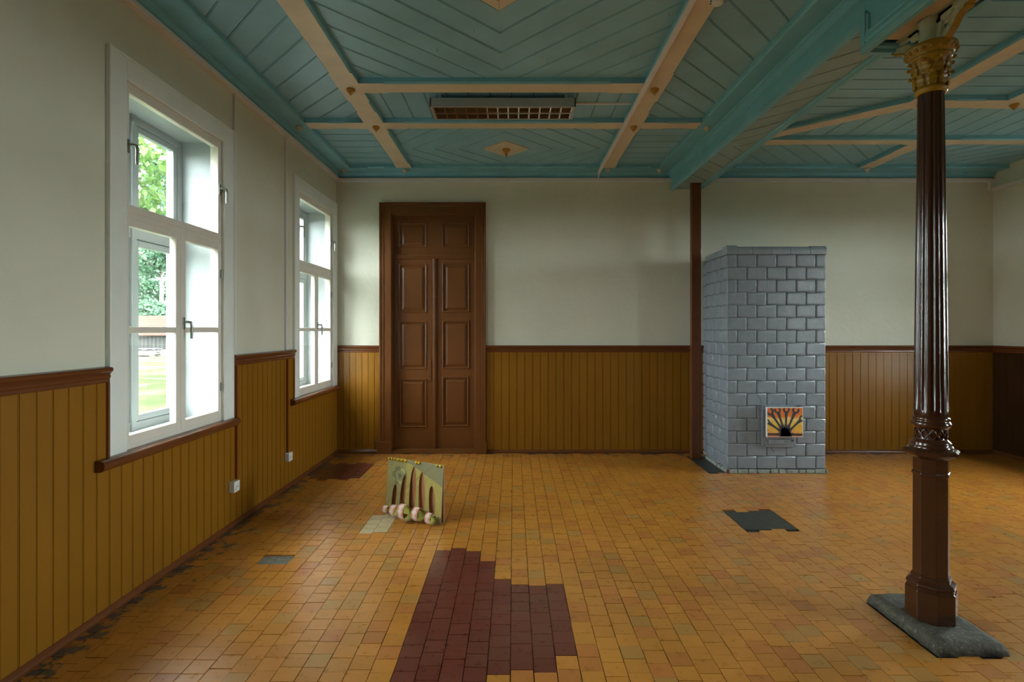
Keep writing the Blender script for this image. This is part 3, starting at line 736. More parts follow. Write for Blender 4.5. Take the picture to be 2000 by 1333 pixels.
# picture of radiating dark spanners in front of the fire door
PX0,PX1,PZ0,PZ1,PY=2.705,3.091,.406,.723,5.772
pic=empty('spanner_picture',((PX0+PX1)/2,PY+.01,PZ0)); O2=tuple(pic.location)
tag(pic,'small white-edged picture of dark spanners fanning over orange and yellow, on stove door','picture')
mb=MB(); mb.box(PX0,PX1,PY,PY+.030,PZ0,PZ1); mb.build('panel',M['socket'],pic,off=O2,bevel=.0015)
m,nt,b=nodes('orange_yellow_print'); v=coords(nt,(1,1,1)); sx=nt.nodes.new('ShaderNodeSeparateXYZ'); nt.links.new(v,sx.inputs[0])
zz=mth(nt,'ADD',sx.outputs[2],mth(nt,'MULTIPLY',noise(nt,v,20,4),.08))
crr=nt.nodes.new('ShaderNodeValToRGB'); e=crr.color_ramp.elements; e[0].position=0; e[0].color=(.62,.10,.02,1); e[1].position=1; e[1].color=(.70,.14,.015,1)
for p_,c_ in ((.12,(.70,.16,.03,1)),(.24,(.75,.42,.06,1)),(.45,(.72,.45,.04,1)),(.62,(.80,.62,.22,1)),(.70,(.72,.17,.01,1))): q=e.new(p_); q.color=c_
nt.links.new(ramp(nt,zz,.02,.36),crr.inputs[0])
cc=mixc(nt,ramp(nt,noise(nt,coords(nt,(60,1,14)),1.5,3),.60,.64),crr.outputs[0],(.62,.12,.015))
nt.links.new(cc,b.inputs['Base Color']); b.inputs['Roughness'].default_value=.45; M['print']=m
M['spanner']=mat('charcoal_spanner_print',(.035,.037,.043),.45,.4,40,0)
mb=MB(); mb.box(PX0+.006,PX1-.006,PY-.001,PY+.001,PZ0+.006,PZ1-.006); mb.build('printed_ground',M['print'],pic,off=O2)
def pp(cx,cy): return (PX0+(cx-380)/720*(PX1-PX0), PZ1-(cy-372)/590*(PZ1-PZ0))
bx0,bx1,bz0,bz1=PX0+.006,PX1-.006,PZ0+.006,PZ1-.006
def flat(mb,poly,yy):
    for n_,o_,s_ in (((1,0),bx0,1),((1,0),bx1,-1),((0,1),bz0,1),((0,1),bz1,-1)):
        poly=clip(poly,n_,o_,s_)
        if len(poly)<3: return
    n=len(poly); v=[(p[0],yy,p[1]) for p in poly]+[(p[0],yy+.0012,p[1]) for p in poly]
    mb.add(v,[tuple(range(n)),tuple(range(2*n-1,n-1,-1))]+[(i_,(i_+1)%n,n+(i_+1)%n,n+i_) for i_ in range(n)])
hub=pp(748,905)
mb=MB()
for cx,cy,r_ in ((440,455,.042),(590,425,.036),(768,418,.037),(955,425,.040),(1085,590,.036),(385,660,.03),(395,905,.02),(1095,915,.02)):
    hx,hz=pp(cx,cy); dx,dz=hx-hub[0],hz-hub[1]; L=math.hypot(dx,dz); dx/=L; dz/=L; nx,nz=-dz,dx
    big=r_>.025; Ls=L-(r_*.9 if big else 0)
    prof=[(0,.030),(.05,.022),(Ls*.5,.0105),(Ls*.8,.0125),(Ls,.019 if big else .011)]
    for (s0,w0_),(s1,w1_) in zip(prof,prof[1:]):
        flat(mb,[(hub[0]+dx*s0+nx*w0_,hub[1]+dz*s0+nz*w0_),(hub[0]+dx*s1+nx*w1_,hub[1]+dz*s1+nz*w1_),(hub[0]+dx*s1-nx*w1_,hub[1]+dz*s1-nz*w1_),(hub[0]+dx*s0-nx*w0_,hub[1]+dz*s0-nz*w0_)],PY-.0018)
    if big:   # C-shaped jaw
        a0=math.atan2(dz,dx); n=14
        for i_ in range(n):
            t0=a0+math.radians(38+ (322-38)*i_/n); t1_=a0+math.radians(38+(322-38)*(i_+1)/n)
            flat(mb,[(hx+r_*math.cos(t0),hz+r_*math.sin(t0)),(hx+r_*math.cos(t1_),hz+r_*math.sin(t1_)),(hx+r_*.45*math.cos(t1_),hz+r_*.45*math.sin(t1_)),(hx+r_*.45*math.cos(t0),hz+r_*.45*math.sin(t0))],PY-.0018)
flat(mb,[(hub[0]-.06,bz0),(hub[0]+.07,bz0),(hub[0]+.045,hub[1]+.03),(hub[0]+.012,hub[1]+.045),(hub[0]-.035,hub[1]+.035)],PY-.0018)
mb.build('printed_spanners',M['spanner'],pic,off=O2,recalc=False)

# ------------------------------------------------------------------ wooden post beside the stove
mb=MB(); mb.box(2.136,2.252,6.49,6.55,0,EYE+1.762)
mb.box(2.139,2.249,6.484,6.49,.0,EYE+1.70)
tag(mb.build('timber_post',M['brown'],bevel=.004),'slim square brown painted post under the girder end beside the stove','post')

# ------------------------------------------------------------------ cast iron column
CX,CY=2.19,2.837
colm=empty('iron_column',(CX,CY,.055)); O=(CX,CY,.055)
tag(colm,'tall fluted dark brown cast iron column with gilded capital','column')
OC=22.5*PI/180
def octo(pr): return [(r/math.cos(PI/8),z) for r,z in pr]
mb=MB()
mb.lathe(octo([(.104,0),(.106,.005),(.106,.150),(.100,.158),(.098,.168),(.104,.176),(.100,.186),(.090,.196),(.082,.206),(.084,.214),(.080,.222),(.076,.226)]),O,8,smooth=False,a0=OC)
mb.build('base',M['column'],colm,off=O,bevel=.003)
mb=MB()
mb.lathe(octo([(.075,.222),(.0735,.742),(.078,.746),(.080,.752),(.078,.758),(.0735,.762),(.0735,.832)]),O,8,smooth=False,a0=OC)
mb.build('pedestal',M['column'],colm,off=O,bevel=.002)
mb=MB(); mb.lathe(octo([(.074,.830),(.084,.836),(.098,.848),(.112,.852),(.116,.860),(.116,.872),(.106,.880),(.09,.886)]),O,8,smooth=False,a0=OC)
mb.lathe([(.094,.882),(.096,.890),(.093,.899),(.086,.905),(.088,.911),(.084,.919),(.075,.928),(.071,.934)],O,40)
mb.lathe([(.069,.930),(.066,.94),(.065,.985),(.070,.992)],O,40)
for k_ in range(12):
    for s_ in (-1,1):
        pts=[]
        for q in range(5):
            t=q/4; a=2*PI*(k_+.5+s_*(t-.5))/12; pts.append((CX+.0685*math.cos(a),CY+.0685*math.sin(a),O[2]+.934+.052*t))
        mb.tube(pts,.0035,6)
mb.lathe([(.068,.985),(.074,.990),(.080,.997),(.086,1.006),(.087,1.014),(.083,1.022),(.079,1.026),(.078,1.032),(.082,1.038),(.080,1.046),(.073,1.05)],O,40)
mb.build('ring_moulding',M['column'],colm,off=O)
def flute(a,z): 
    t=(math.cos(12*a)); e=1 if 1.075<z<2.735 else 0
    return 1-.085*e*max(0,t)**.7
mb=MB(); pr=[(.074,1.045)]; pr.append((.075,1.06)); pr.append((.075,1.075))
for k_ in range(13): t=k_/12; pr.append((.0745-.017*t,1.09+1.63*t))
pr+= [(.0572,2.735),(.0572,2.75),(.0575,2.79)]
mb.lathe(pr,O,144,rf=flute); mb.build('fluted_shaft',M['column'],colm,off=O)
# capital
zc=2.745; mb=MB()
def zz_(z): return z-O[2]
mb.lathe([(.060,zz_(2.79)),(.068,zz_(2.794)),(.073,zz_(2.803)),(.073,zz_(2.813)),(.066,zz_(2.820)),(.062,zz_(2.826)),(.062,zz_(2.835)),(.065,zz_(2.88)),(.070,zz_(2.92)),(.080,zz_(2.955)),(.088,zz_(2.965)),(.094,zz_(2.970)),(.094,zz_(2.978)),(.088,zz_(2.984)),(.094,zz_(2.99)),(.104,zz_(3.00)),(.112,zz_(3.012)),(.115,zz_(3.024)),(.112,zz_(3.036)),(.10,zz_(3.042)),(.05,zz_(3.042))],O,48)
cap=mb.build('capital',M['gold'],colm,off=O)
def leafshape(mb,a,z0,h,w,r0,lean,curl):
    R=Matrix.Rotation(a,3,'Z'); n=7; rows=[]
    for i_ in range(n+1):
        t=i_/n; ww=w*(math.sin(PI*min(1,.22+.72*t))**.8)*(1+.22*math.sin(i_*2.6)); 
        if t<.85: rr=r0+lean*t**2; z=z0+h*t
        else: q=(t-.85)/.15; rr=r0+lean*t**2+curl*q; z=z0+h*(.85+.05*q)-curl*.3*q*q
        row=[]
        for j,sx_ in enumerate((-1,-.5,0,.5,1)):
            dd=(-.003,.004,-.002,.004,-.003)[j]+.0035*math.sin(i_*2.2)
            row.append(R@Vector((rr+dd,sx_*ww/2,0))+Vector((CX,CY,z)))
        rows.append(row)
    v=[p for r_ in rows for p in r_]; f=[]
    for i_ in range(n):
        for j in range(4): f.append((i_*5+j,i_*5+j+1,(i_+1)*5+j+1,(i_+1)*5+j))
    vb=[p-R@Vector((.006,0,0)) for p in v]; m_=len(v)
    mb.add(v+vb,f+[tuple(m_+q for q in reversed(ff)) for ff in f],0,True)
    tip=rows[-1][2]; mb.lathe([(.001,-.010),(.008,-.006),(.0105,0),(.008,.006),(.001,.010)],tuple(tip),8)
mb=MB()
for k_ in range(8): leafshape(mb,2*PI*k_/8+.2,2.826,.072,.044,.071,.010,.010)
for k_ in range(8): leafshape(mb,2*PI*(k_+.5)/8+.2,2.884,.078,.048,.078,.014,.010)
for k_ in range(20):
    a=2*PI*k_/20; mb.lathe([(.002,-.010),(.008,-.007),(.010,0),(.008,.007),(.002,.010)],(CX+.107*math.cos(a),CY+.107*math.sin(a),3.006),8)
mb.build('acanthus_leaves',M['gold'],cap,off=O)
mb=MB(); mb.lathe([(.054,zz_(3.04)),(.051,zz_(3.05)),(.050,zz_(3.155)),(.060,zz_(3.16)),(.062,zz_(3.175)),(.062,zz_(3.187)),(.05,zz_(3.187))],O,32)
mb.build('upper_post',M['offwhite'],colm,off=O)
def bracket(s_,ext=1.0):
    mb=MB(); H=lambda h:E+h
    cur=[(.075,1.462),(.095,1.466),(.125,1.482),(.157,1.507),(.180,1.536),(.205,1.552),(.235,1.560),(.262,1.575),(.285,1.598),(.30,1.618)]
    inn=[(.058,1.500),(.080,1.502),(.100,1.515),(.120,1.535),(.138,1.560),(.165,1.580),(.195,1.588),(.225,1.594),(.25,1.600),(.27,1.612)]
    def put(poly,x0,x1,m_): 
        n=len(poly); v=[(x0,CY+s_*d,z) for d,z in poly]+[(x1,CY+s_*d,z) for d,z in poly]
        m_.add(v,[tuple(range(n)),tuple(range(2*n-1,n-1,-1))]+[(i_,(i_+1)%n,n+(i_+1)%n,n+i_) for i_ in range(n)])
    for i_ in range(len(cur)-1): put([(cur[i_][0],H(cur[i_][1])),(cur[i_+1][0],H(cur[i_+1][1])),(inn[i_+1][0],H(inn[i_+1][1])),(inn[i_][0],H(inn[i_][1]))],CX-.010,CX+.010,mb)
    put([(.045,H(1.46)),(.078,H(1.46)),(.078,H(1.624)),(.045,H(1.624))],CX-.010,CX+.010,mb)
    put([(.045,H(1.600)),(.30,H(1.600)),(.31,H(1.624)),(.045,H(1.624))],CX-.010,CX+.010,mb)
    put([(.045,H(1.572)),(.13,H(1.572)),(.16,H(1.624)),(.045,H(1.624))],CX-.010,CX+.010,mb)
    put([(.045,H(1.618)),(.32,H(1.618)),(.32,H(1.626)),(.045,H(1.626))],CX-.03,CX+.03,mb)
    br=mb.build('bracket',M['offwhite'],colm,off=O,bevel=.002)
    mb=MB()
    for (d0,z0),(d1,z1) in zip(cur,cur[1:]): put([(d0,H(z0)-.007),(d1,H(z1)-.007),(d1,H(z1)+.001),(d0,H(z0)+.001)],CX-.017,CX+.017,mb)
    mb.tube([(CX-.018,CY+s_*.238,H(1.558)),(CX+.018,CY+s_*.238,H(1.558))],.013 if s_<0 else .008,14)
    mb.build('gilded_edge',M['gold'],br,off=O)
bracket(1); bracket(-1)
# worn stone block the column stands on
def rough_block():
    b=bmesh.new(); nx,ny=14,24; x0,x1,y0,y1=2.025,2.385,2.575,3.125; random.seed(5)
    g_=[[None]*(ny+1) for _ in range(nx+1)]
    for i_ in range(nx+1):
        for j in range(ny+1):
            u,v=i_/nx,j/ny; ed=min(u*(x1-x0),(1-u)*(x1-x0),v*(y1-y0),(1-v)*(y1-y0))
            z=.054*min(1,max(0,ed)/.038)**.6+random.uniform(-.0025,.0025)
            cf=.0
            x=x0+(x1-x0)*u+random.uniform(-.004,.004); y=y0+(y1-y0)*v+random.uniform(-.004,.004)
            if ed<1e-6: z=-.004
            if max(abs(x-CX),abs(y-CY))<.115: z=.0545
            g_[i_][j]=b.verts.new((x-CX,y-CY,max(z,-.004)))
    for i_ in range(nx):
        for j in range(ny): b.faces.new((g_[i_][j],g_[i_+1][j],g_[i_+1][j+1],g_[i_][j+1])).smooth=True
    rim=[g_[i_][0] for i_ in range(nx+1)]+[g_[nx][j] for j in range(1,ny+1)]+[g_[i_][ny] for i_ in range(nx-1,-1,-1)]+[g_[0][j] for j in range(ny-1,0,-1)]
    b.faces.new(list(reversed(rim)))
    me=bpy.data.meshes.new('stone_block'); b.to_mesh(me); b.free(); me.materials.append(M['stone'])
    o=bpy.data.objects.new('stone_block',me); COL.objects.link(o); o.location=(CX,CY,0); return o
tag(rough_block(),'rough dark grey stone footing block set in the floor under the iron column','stone')

# ------------------------------------------------------------------ ceiling luminaire
LX0,LX1,LY0,LY1,LZ0,LZ1=-.716,.532,4.612,4.898,EYE+1.897,EYE+1.975
lm=empty('louvre_ceiling_light',(-.092,4.755,LZ1)); O=tuple(lm.location)
tag(lm,'long grey twin-tube ceiling light with metal louvre, switched off','ceiling light')
mb=MB(); t=.012
mb.box(LX0,LX1,LY0,LY0+t,LZ0,LZ1); mb.box(LX0,LX1,LY1-t,LY1,LZ0,LZ1); mb.box(LX0,LX0+t,LY0,LY1,LZ0,LZ1); mb.box(LX1-t,LX1,LY0,LY1,LZ0,LZ1); mb.box(LX0,LX1,LY0,LY1,LZ1-.004,LZ1)
mb.build('housing',M['lampmetal'],lm,off=O,bevel=.001)
mb=MB(); mb.box(LX0+t,LX1-t,LY0+t,LY1-t,LZ0+.055,LZ0+.058); mb.build('reflector',M['mirrord'],lm,off=O)
mb=MB(); frame_rect(mb,0,1,0,1,0,1,.1) if False else None
mb.box(LX0+t,LX0+t+.012,LY0+t,LY1-t,LZ0,LZ0+.05); mb.build('end_plate',M['lampmetal'],lm,off=O)
mb=MB(); mb.box(LX1-t-.012,LX1-t,LY0+t,LY1-t,LZ0,LZ0+.05)
mb.build('end_plate',M['lampmetal'],lm,off=O)
ym=(LY0+LY1)/2
mb=MB()
for y_ in (LY0+t,ym,LY1-t):    # long parabolic side wings
    pr=[(-.010,0),(.010,0),(.004,.02),(.001,.045),(-.001,.045),(-.004,.02)]
    mb.sweep(pr,(LX0+.026,y_,LZ0+.001),(LX1-.026,y_,LZ0+.001),(0,1,0),(0,0,1))
mb.build('louvre_wings',M['mirrord'],lm,off=O)
for k_ in range(14):
    x=LX0+.03+k_*(LX1-LX0-.06)/13; mb=MB()
    for ya,yb in ((LY0+t,ym-.008),(ym+.008,LY1-t)): mb.sweep([(-.006,0),(.006,0),(.0015,.042),(-.0015,.042)],(x,ya,LZ0+.002),(x,yb,LZ0+.002),(1,0,0),(0,0,1))
    mb.build('louvre_blade',M['mirror'],lm,off=O)
for y_ in (LY0+.075,LY1-.075):
    mb=MB(); mb.tube([(LX0+.03,y_,LZ0+.036),(LX1-.03,y_,LZ0+.036)],.008,12); mb.build('fluorescent_tube',M['tube'],lm,off=O)
for x in (LX0+.08,LX1-.08):
    mb=MB(); mb.box(x-.012,x+.012,ym-.11,ym+.11,LZ1,ZC+.003); mb.build('mounting_bracket',M['socket'],lm,off=O)
# small hooks scattered on the boards
for j,(px,py) in enumerate(((854,94),(1046,100),(1068,117),(1232,105),(1096,138),(1228,50) if False else (1306,23),(925,55))):
    vv=643-py; Y=1056*2.012/vv; X=(px-1003)*Y/1056
    mb=MB(); mb.tube([(X,Y,ZC+.004),(X,Y,ZC-.012),(X+.005,Y,ZC-.018),(X+.005,Y,ZC-.024),(X,Y,ZC-.028),(X-.005,Y,ZC-.024)],.0013,6)
    mb.build('cup_hook',M['steel'],ceil)
# smoke detector
sd=empty('smoke_detector',(1.205,3.19,ZB)); tag(sd,'round white smoke detector under the cream ceiling beam at the top edge','smoke detector')
mb=MB(); mb.lathe([(.050,0),(.052,-.006),(.050,-.018),(.043,-.028),(.034,-.030)],(0,0,0),32); mb.build('housing',M['socket'],sd)
mb=MB(); mb.lathe([(.034,-.029),(.036,-.033),(.033,-.045),(.024,-.049),(.001,-.050)],(0,0,0),32); mb.build('sensor_cap',M['socket'],sd)
mb=MB()
for k_ in range(10): a=2*PI*k_/10; mb.box(.040*math.cos(a)-.004,.040*math.cos(a)+.004,.040*math.sin(a)-.004,.040*math.sin(a)+.004,-.032,-.026)
mb.build('vent_slots',M['dark'],sd)

# ------------------------------------------------------------------ cable trunking
def trunk(segs,label,m='trunk',name='cable_trunking',cat='cable trunking',bev=.002):
    mb=MB()
    for s_ in segs: mb.box(*s_)
    return tag(mb.build(name,M[m],bevel=bev),label,cat)
trunk([(XL,XL+.048,YF+.05,YB-.05,EYE+1.870,EYE+1.905)],'long white cable trunking under the cornice along the window wall')
trunk([(XL,-.06,YB-.040,YB,EYE+1.850,EYE+1.893)],'white cable trunking above the brown double door, left of the joint')
trunk([(-.055,1.995,YB-.040,YB,EYE+1.850,EYE+1.893)],'white cable trunking high on back wall between the joint and the girder')
trunk([(2.39,4.44,YB-.040,YB,EYE+1.850,EYE+1.893)],'white cable trunking above the tiled stove')
trunk([(4.445,XR,YB-.040,YB,EYE+1.846,EYE+1.888),(XR-.07,XR-.002,YB-.040,YB,EYE+1.74,EYE+1.846)],'white cable trunking behind the column with a drop in the far right corner')
trunk([(XR-.05,XR,YF+.3,YB,EYE+1.735,EYE+1.772)],'white cable trunking on the dim right wall')
trunk([(1.045,1.082,1.5,6.60,ZB-.022,ZB+.0),(1.045,1.082,6.60,YB-.045,ZB-.022,ZB-.0),],'thin white trunking along the left edge of the right cream beam')
bpy.data.objects[-1] if False else None
mb=MB(); mb.tube([(1.064,6.60,ZB-.011),(1.064,6.72,ZB-.03),(1.064,6.765,ZB-.07)],.010,8)
tag(mb.build('cable_conduit',M['trunk']),'short bent white conduit dropping from beam to wall trunking over the cornice','conduit')
trunk([(LX1+.002,1.05,4.795,4.815,ZC-.014,ZC+.001)],'thin white conduit from the ceiling light across to the beam',name='cable_conduit',cat='conduit',bev=.001)
for yy,lab in ((4.30,'nearer window'),(5.27,'farther window')):
    trunk([(XL,XL+.022,yy-.011,yy+.011,1.357,EYE+1.869)],'vertical white conduit on the plaster beside the %s'%lab,name='cable_conduit',cat='conduit')
    zt=.37 if yy<5 else .355
    trunk([(XL+.018,XL+.040,yy-.009,yy+.013,zt,1.267)],'vertical brown conduit on the panelling below the %s trunking'%('nearer' if yy<5 else 'farther'),'trunkbrown','cable_conduit','conduit')
def sock(y,z,label):
    s_=empty('power_socket',(XL+.018,y,z)); tag(s_,label,'socket','wall sockets on the window wall')
    mb=MB(); mb.box(0,.045,-.042,.042,-.042,.042); mb.build('socket_box',M['socket'],s_,bevel=.005)
    mb=MB(); mb.lathe([(.030,.0455),(.030,.049),(.025,.049),(.0245,.040),(.001,.040)],(0,0,0),28); o=mb.build('socket_ring',M['socket'],s_,rot=(0,PI/2,0))
    mb=MB()
    for dy in (-.0095,.0095): mb.tube([(.0475,dy,0),(.0490,dy,0)],.0035,8)
    mb.build('pin_hole',M['dark'],s_)
    return s_
sock(4.245,.325,'white wall socket nearer the camera, at the foot of the brown conduit')
sock(5.27,.315,'white wall socket farther away, nearer the corner')

# ------------------------------------------------------------------ folded panel sculpture on the floor
BL=Vector((-1.093,4.617,0)); BR=Vector((-.582,4.327,0)); dv=(BR-BL).normalized(); nv=Vector((dv.y,-dv.x,0)); 
if nv.y>0: nv=-nv
PWd=(BR-BL).length; PH=.458; LEAN=.036
art=empty('folded_panel_sculpture',tuple((BL+BR)/2)); O=tuple((BL+BR)/2)
tag(art,'folded green printed panel with five slots and curled strips standing on the floor','sculpture')
def pw(s_,t_,off=0): 
    p=BL+dv*(s_*PWd)-nv*(LEAN*t_)+nv*off; return Vector((p.x,p.y,t_*PH+.001))
m,nt,b=nodes('green_map_print'); uv=nt.nodes.new('ShaderNodeUVMap'); uv.uv_map='uv'; sx=nt.nodes.new('ShaderNodeSeparateXYZ'); nt.links.new(uv.outputs[0],sx.inputs[0]); U_,V_=sx.outputs[0],sx.outputs[1]
def gt(a,b_): return mth(nt,'GREATER_THAN',a,b_)
def dist(cx,cy): return mth(nt,'SQRT',mth(nt,'ADD',mth(nt,'POWER',mth(nt,'ABSOLUTE',mth(nt,'SUBTRACT',U_,cx)),2.0),mth(nt,'POWER',mth(nt,'ABSOLUTE',mth(nt,'MULTIPLY',mth(nt,'SUBTRACT',V_,cy),.78)),2.0)))
YG=(.42,.35,.095); GG=(.235,.215,.11)
base=mixc(nt,ramp(nt,noise(nt,uv.outputs[0],30,5),.3,.7),tuple(c*.85 for c in YG),tuple(c*1.1 for c in YG))
dkc=mixc(nt,ramp(nt,noise(nt,uv.outputs[0],60,6,.7),.3,.7),tuple(c*.75 for c in GG),tuple(c*1.2 for c in GG))
ln=mth(nt,'ADD',V_,mth(nt,'MULTIPLY',U_,.56)); c=mixc(nt,gt(ln,1.18),base,dkc)
leftz=mth(nt,'MULTIPLY',mth(nt,'LESS_THAN',U_,.34),gt(V_,.10)); c=mixc(nt,mth(nt,'MULTIPLY',leftz,.6),c,dkc)
dd=dist(.235,.70); c=mixc(nt,mth(nt,'LESS_THAN',dd,.135),c,(.17,.17,.08)); 
wv=ramp(nt,noise(nt,uv.outputs[0],9,2),.50,.52); c=mixc(nt,mth(nt,'MULTIPLY',mth(nt,'LESS_THAN',dd,.128),wv),c,(.40,.37,.16))
c=mixc(nt,mth(nt,'LESS_THAN',dd,.075),c,(.26,.26,.12)); c=mixc(nt,mth(nt,'LESS_THAN',dd,.032),c,(.14,.14,.07))
d2_=dist(.065,.90); c=mixc(nt,mth(nt,'LESS_THAN',d2_,.030),c,(.15,.15,.07)); c=mixc(nt,mth(nt,'LESS_THAN',d2_,.022),c,(.28,.28,.12))
st_=mth(nt,'SUBTRACT',V_,U_); 
for q,wd in ((.13,.004),(.155,.004),(.42,.003),(-.02,.003)): c=mixc(nt,mth(nt,'LESS_THAN',mth(nt,'ABSOLUTE',mth(nt,'SUBTRACT',st_,q)),wd),c,(.16,.16,.06))
nt.links.new(c,b.inputs['Base Color']); b.inputs['Roughness'].default_value=.5; M['mapprint']=m
M['board']=mat('copper_brown_board',(.46,.22,.105),.33,.15,6,.1,30,metal=.25)
M['edge']=mat('pale_board_edge',(.45,.44,.33),.6,.05,6,0)
M['inner']=mat('yellow_green_strip',(.40,.38,.07),.45,.1,12,0)
m,nt,b=nodes('pink_zigzag_strip'); uv=nt.nodes.new('ShaderNodeUVMap'); uv.uv_map='uv'; sx=nt.nodes.new('ShaderNodeSeparateXYZ'); nt.links.new(uv.outputs[0],sx.inputs[0])
tri=mth(nt,'PINGPONG',mth(nt,'MULTIPLY',sx.outputs[0],9.0),.5)
lim=mth(nt,'ADD',.16,mth(nt,'MULTIPLY',tri,.40)); dist_=mth(nt,'ABSOLUTE',mth(nt,'SUBTRACT',sx.outputs[1],.5))
f=mth(nt,'GREATER_THAN',dist_,lim)
c=mixc(nt,f,(.66,.56,.50),(.66,.20,.12)); c=mixc(nt,mth(nt,'GREATER_THAN',dist_,.44),c,(.68,.40,.32))
nt.links.new(c,b.inputs['Base Color']); b.inputs['Roughness'].default_value=.5; M['zigzag']=m
slots=[(.140,.165,.54,.085),(.290,.335,.74,.098),(.482,.490,.90,.118),(.662,.635,.83,.118),(.850,.815,.62,.112)]
def slot_poly(sb,st2,tt,w,t0=.075):
    L_=[];R_=[]
    for k_ in range(13):
        t=k_/12; tz=t0+(tt-t0)*t; cx=sb+(st2-sb)*t; ww=w/2*(1 if t<.45 else max(0,1-((t-.45)/.55)**2)**.5)*(.86+.14*min(1,t*3))
        if k_==12: ww=.002
        L_.append((cx-ww,tz)); R_.append((cx+ww,tz))
    return L_+R_[::-1]
def panel(name,front):
    b=bmesh.new(); uvl={}
    loops=[[(0,0),(1,0),(1,1),(0,1)]]
    if front: loops+= [slot_poly(*s_) for s_ in slots]
    es=[]
    for lp in loops:
        vs_=[b.verts.new((p[0],p[1],0)) for p in lp]
        es+= [b.edges.new((vs_[i_],vs_[(i_+1)%len(vs_)])) for i_ in range(len(vs_))]
    bmesh.ops.triangle_fill(b,edges=es,use_beauty=True,use_dissolve=False)
    ul=b.loops.layers.uv.new('uv')
    for f_ in b.faces:
        for l in f_.loops: l[ul].uv=(l.vert.co.x,l.vert.co.y)
    for v_ in b.verts:
        s_,t_=v_.co.x,v_.co.y
        if front: p=pw(s_,t_)
        else:
            q=BL+dv*(s_*PWd)-nv*(LEAN+.004); p=Vector((q.x,q.y,t_*PH+.001))
        v_.co=p-Vector(O)
    me=bpy.data.meshes.new(name); b.to_mesh(me); b.free()
    for mm_ in ((M['mapprint'],M['board'],M['edge']) if front else (M['board'],M['board'],M['edge'])): me.materials.append(mm_)
    o=bpy.data.objects.new(name,me); COL.objects.link(o); o.parent=art
    sm=o.modifiers.new('thickness','SOLIDIFY'); sm.thickness=.004; sm.offset=0; sm.material_offset=1 if front else 0; sm.material_offset_rim=2
    # face the print towards the room
    nn=sum((p.normal for p in me.polygons),Vector())
    if nn.dot(nv)<0: me.flip_normals()
    return o
panel('front_board',True); panel('rear_board',False)
def curl(center,R0,w,turns,start,drift,name='curled_strip'):
    me=bpy.data.meshes.new(name); n=44; th=.0022; vo=[];vi=[];uvs=[]
    C=Vector((center[0],center[1],R0+.003)); 
    for k_ in range(n+1):
        t=k_/n; ph=start+turns*2*PI*t; R=R0*(1-.30*t)
        # angle measured from back (toward panel) over the top to the front
        e=-nv*math.cos(ph)+Vector((0,0,1))*math.sin(ph)
        cc=C+dv*(drift*t)+Vector((0,0,-R0*.0*t))
        for s_ in (-.5,.5):
            vo.append(cc+e*R+dv*(w*s_)-Vector(O)); vi.append(cc+e*(R-th)+dv*(w*s_)-Vector(O))
    m_=len(vo); F=[];mi=[];UV=[]
    for k_ in range(n):
        a=2*k_; F.append((a,a+1,a+3,a+2)); mi.append(0); u0,u1=k_/n*turns*R0*14,(k_+1)/n*turns*R0*14; UV+= [(u0,0),(u0,1),(u1,1),(u1,0)]
        F.append((m_+a+2,m_+a+3,m_+a+1,m_+a)); mi.append(1); UV+= [(0,0)]*4
        for s_ in (0,1): F.append((a+s_,a+2+s_,m_+a+2+s_,m_+a+s_)); mi.append(2); UV+= [(0,0)]*4
    me.from_pydata([tuple(p) for p in vo+vi],[],F)
    for mm_ in (M['zigzag'],M['inner'],M['edge']): me.materials.append(mm_)
    me.polygons.foreach_set('material_index',mi); 
    ul=me.uv_layers.new(name='uv'); ul.data.foreach_set('uv',[c_ for q in UV for c_ in q])
    me.polygons.foreach_set('use_smooth',[i_<2 for i_ in mi])
    o=bpy.data.objects.new(name,me); COL.objects.link(o); o.parent=art
curl((-1.075,4.560),.034,.050,1.15,-.3,.004)
curl((-.985,4.470),.052,.055,1.15,-.4,.01)
curl((-.915,4.390),.070,.062,1.22,-.5,.085)
curl((-.785,4.365),.060,.058,1.30,-.4,.035)
curl((-.675,4.305),.047,.050,1.35,-.3,.030)
for cx in (568,610,650,698,750,802,957,990,1225,1273):
    s_=(cx-548)/757; p=BL+dv*(s_*PWd)-nv*(LEAN-.004); big=.0125 if 680<cx<1000 else .010
    mb=MB(); mb.lathe([(.001,-big),(big*.6,-big*.8),(big*.95,-big*.3),(big,0),(big*.9,big*.45),(big*.5,big*.87),(.001,big)],(0,0,0),14)
    mb.build('yellow_ball',mat('yellow_ball_paint',(.72,.45,.01),.4,.03,5,0) if 'yb' not in M else M['yb'],art,loc=(p.x-O[0]+nv.x*.006,p.y-O[1]+nv.y*.006,PH-.006))
    M.setdefault('yb',bpy.data.materials['yellow_ball_paint'])

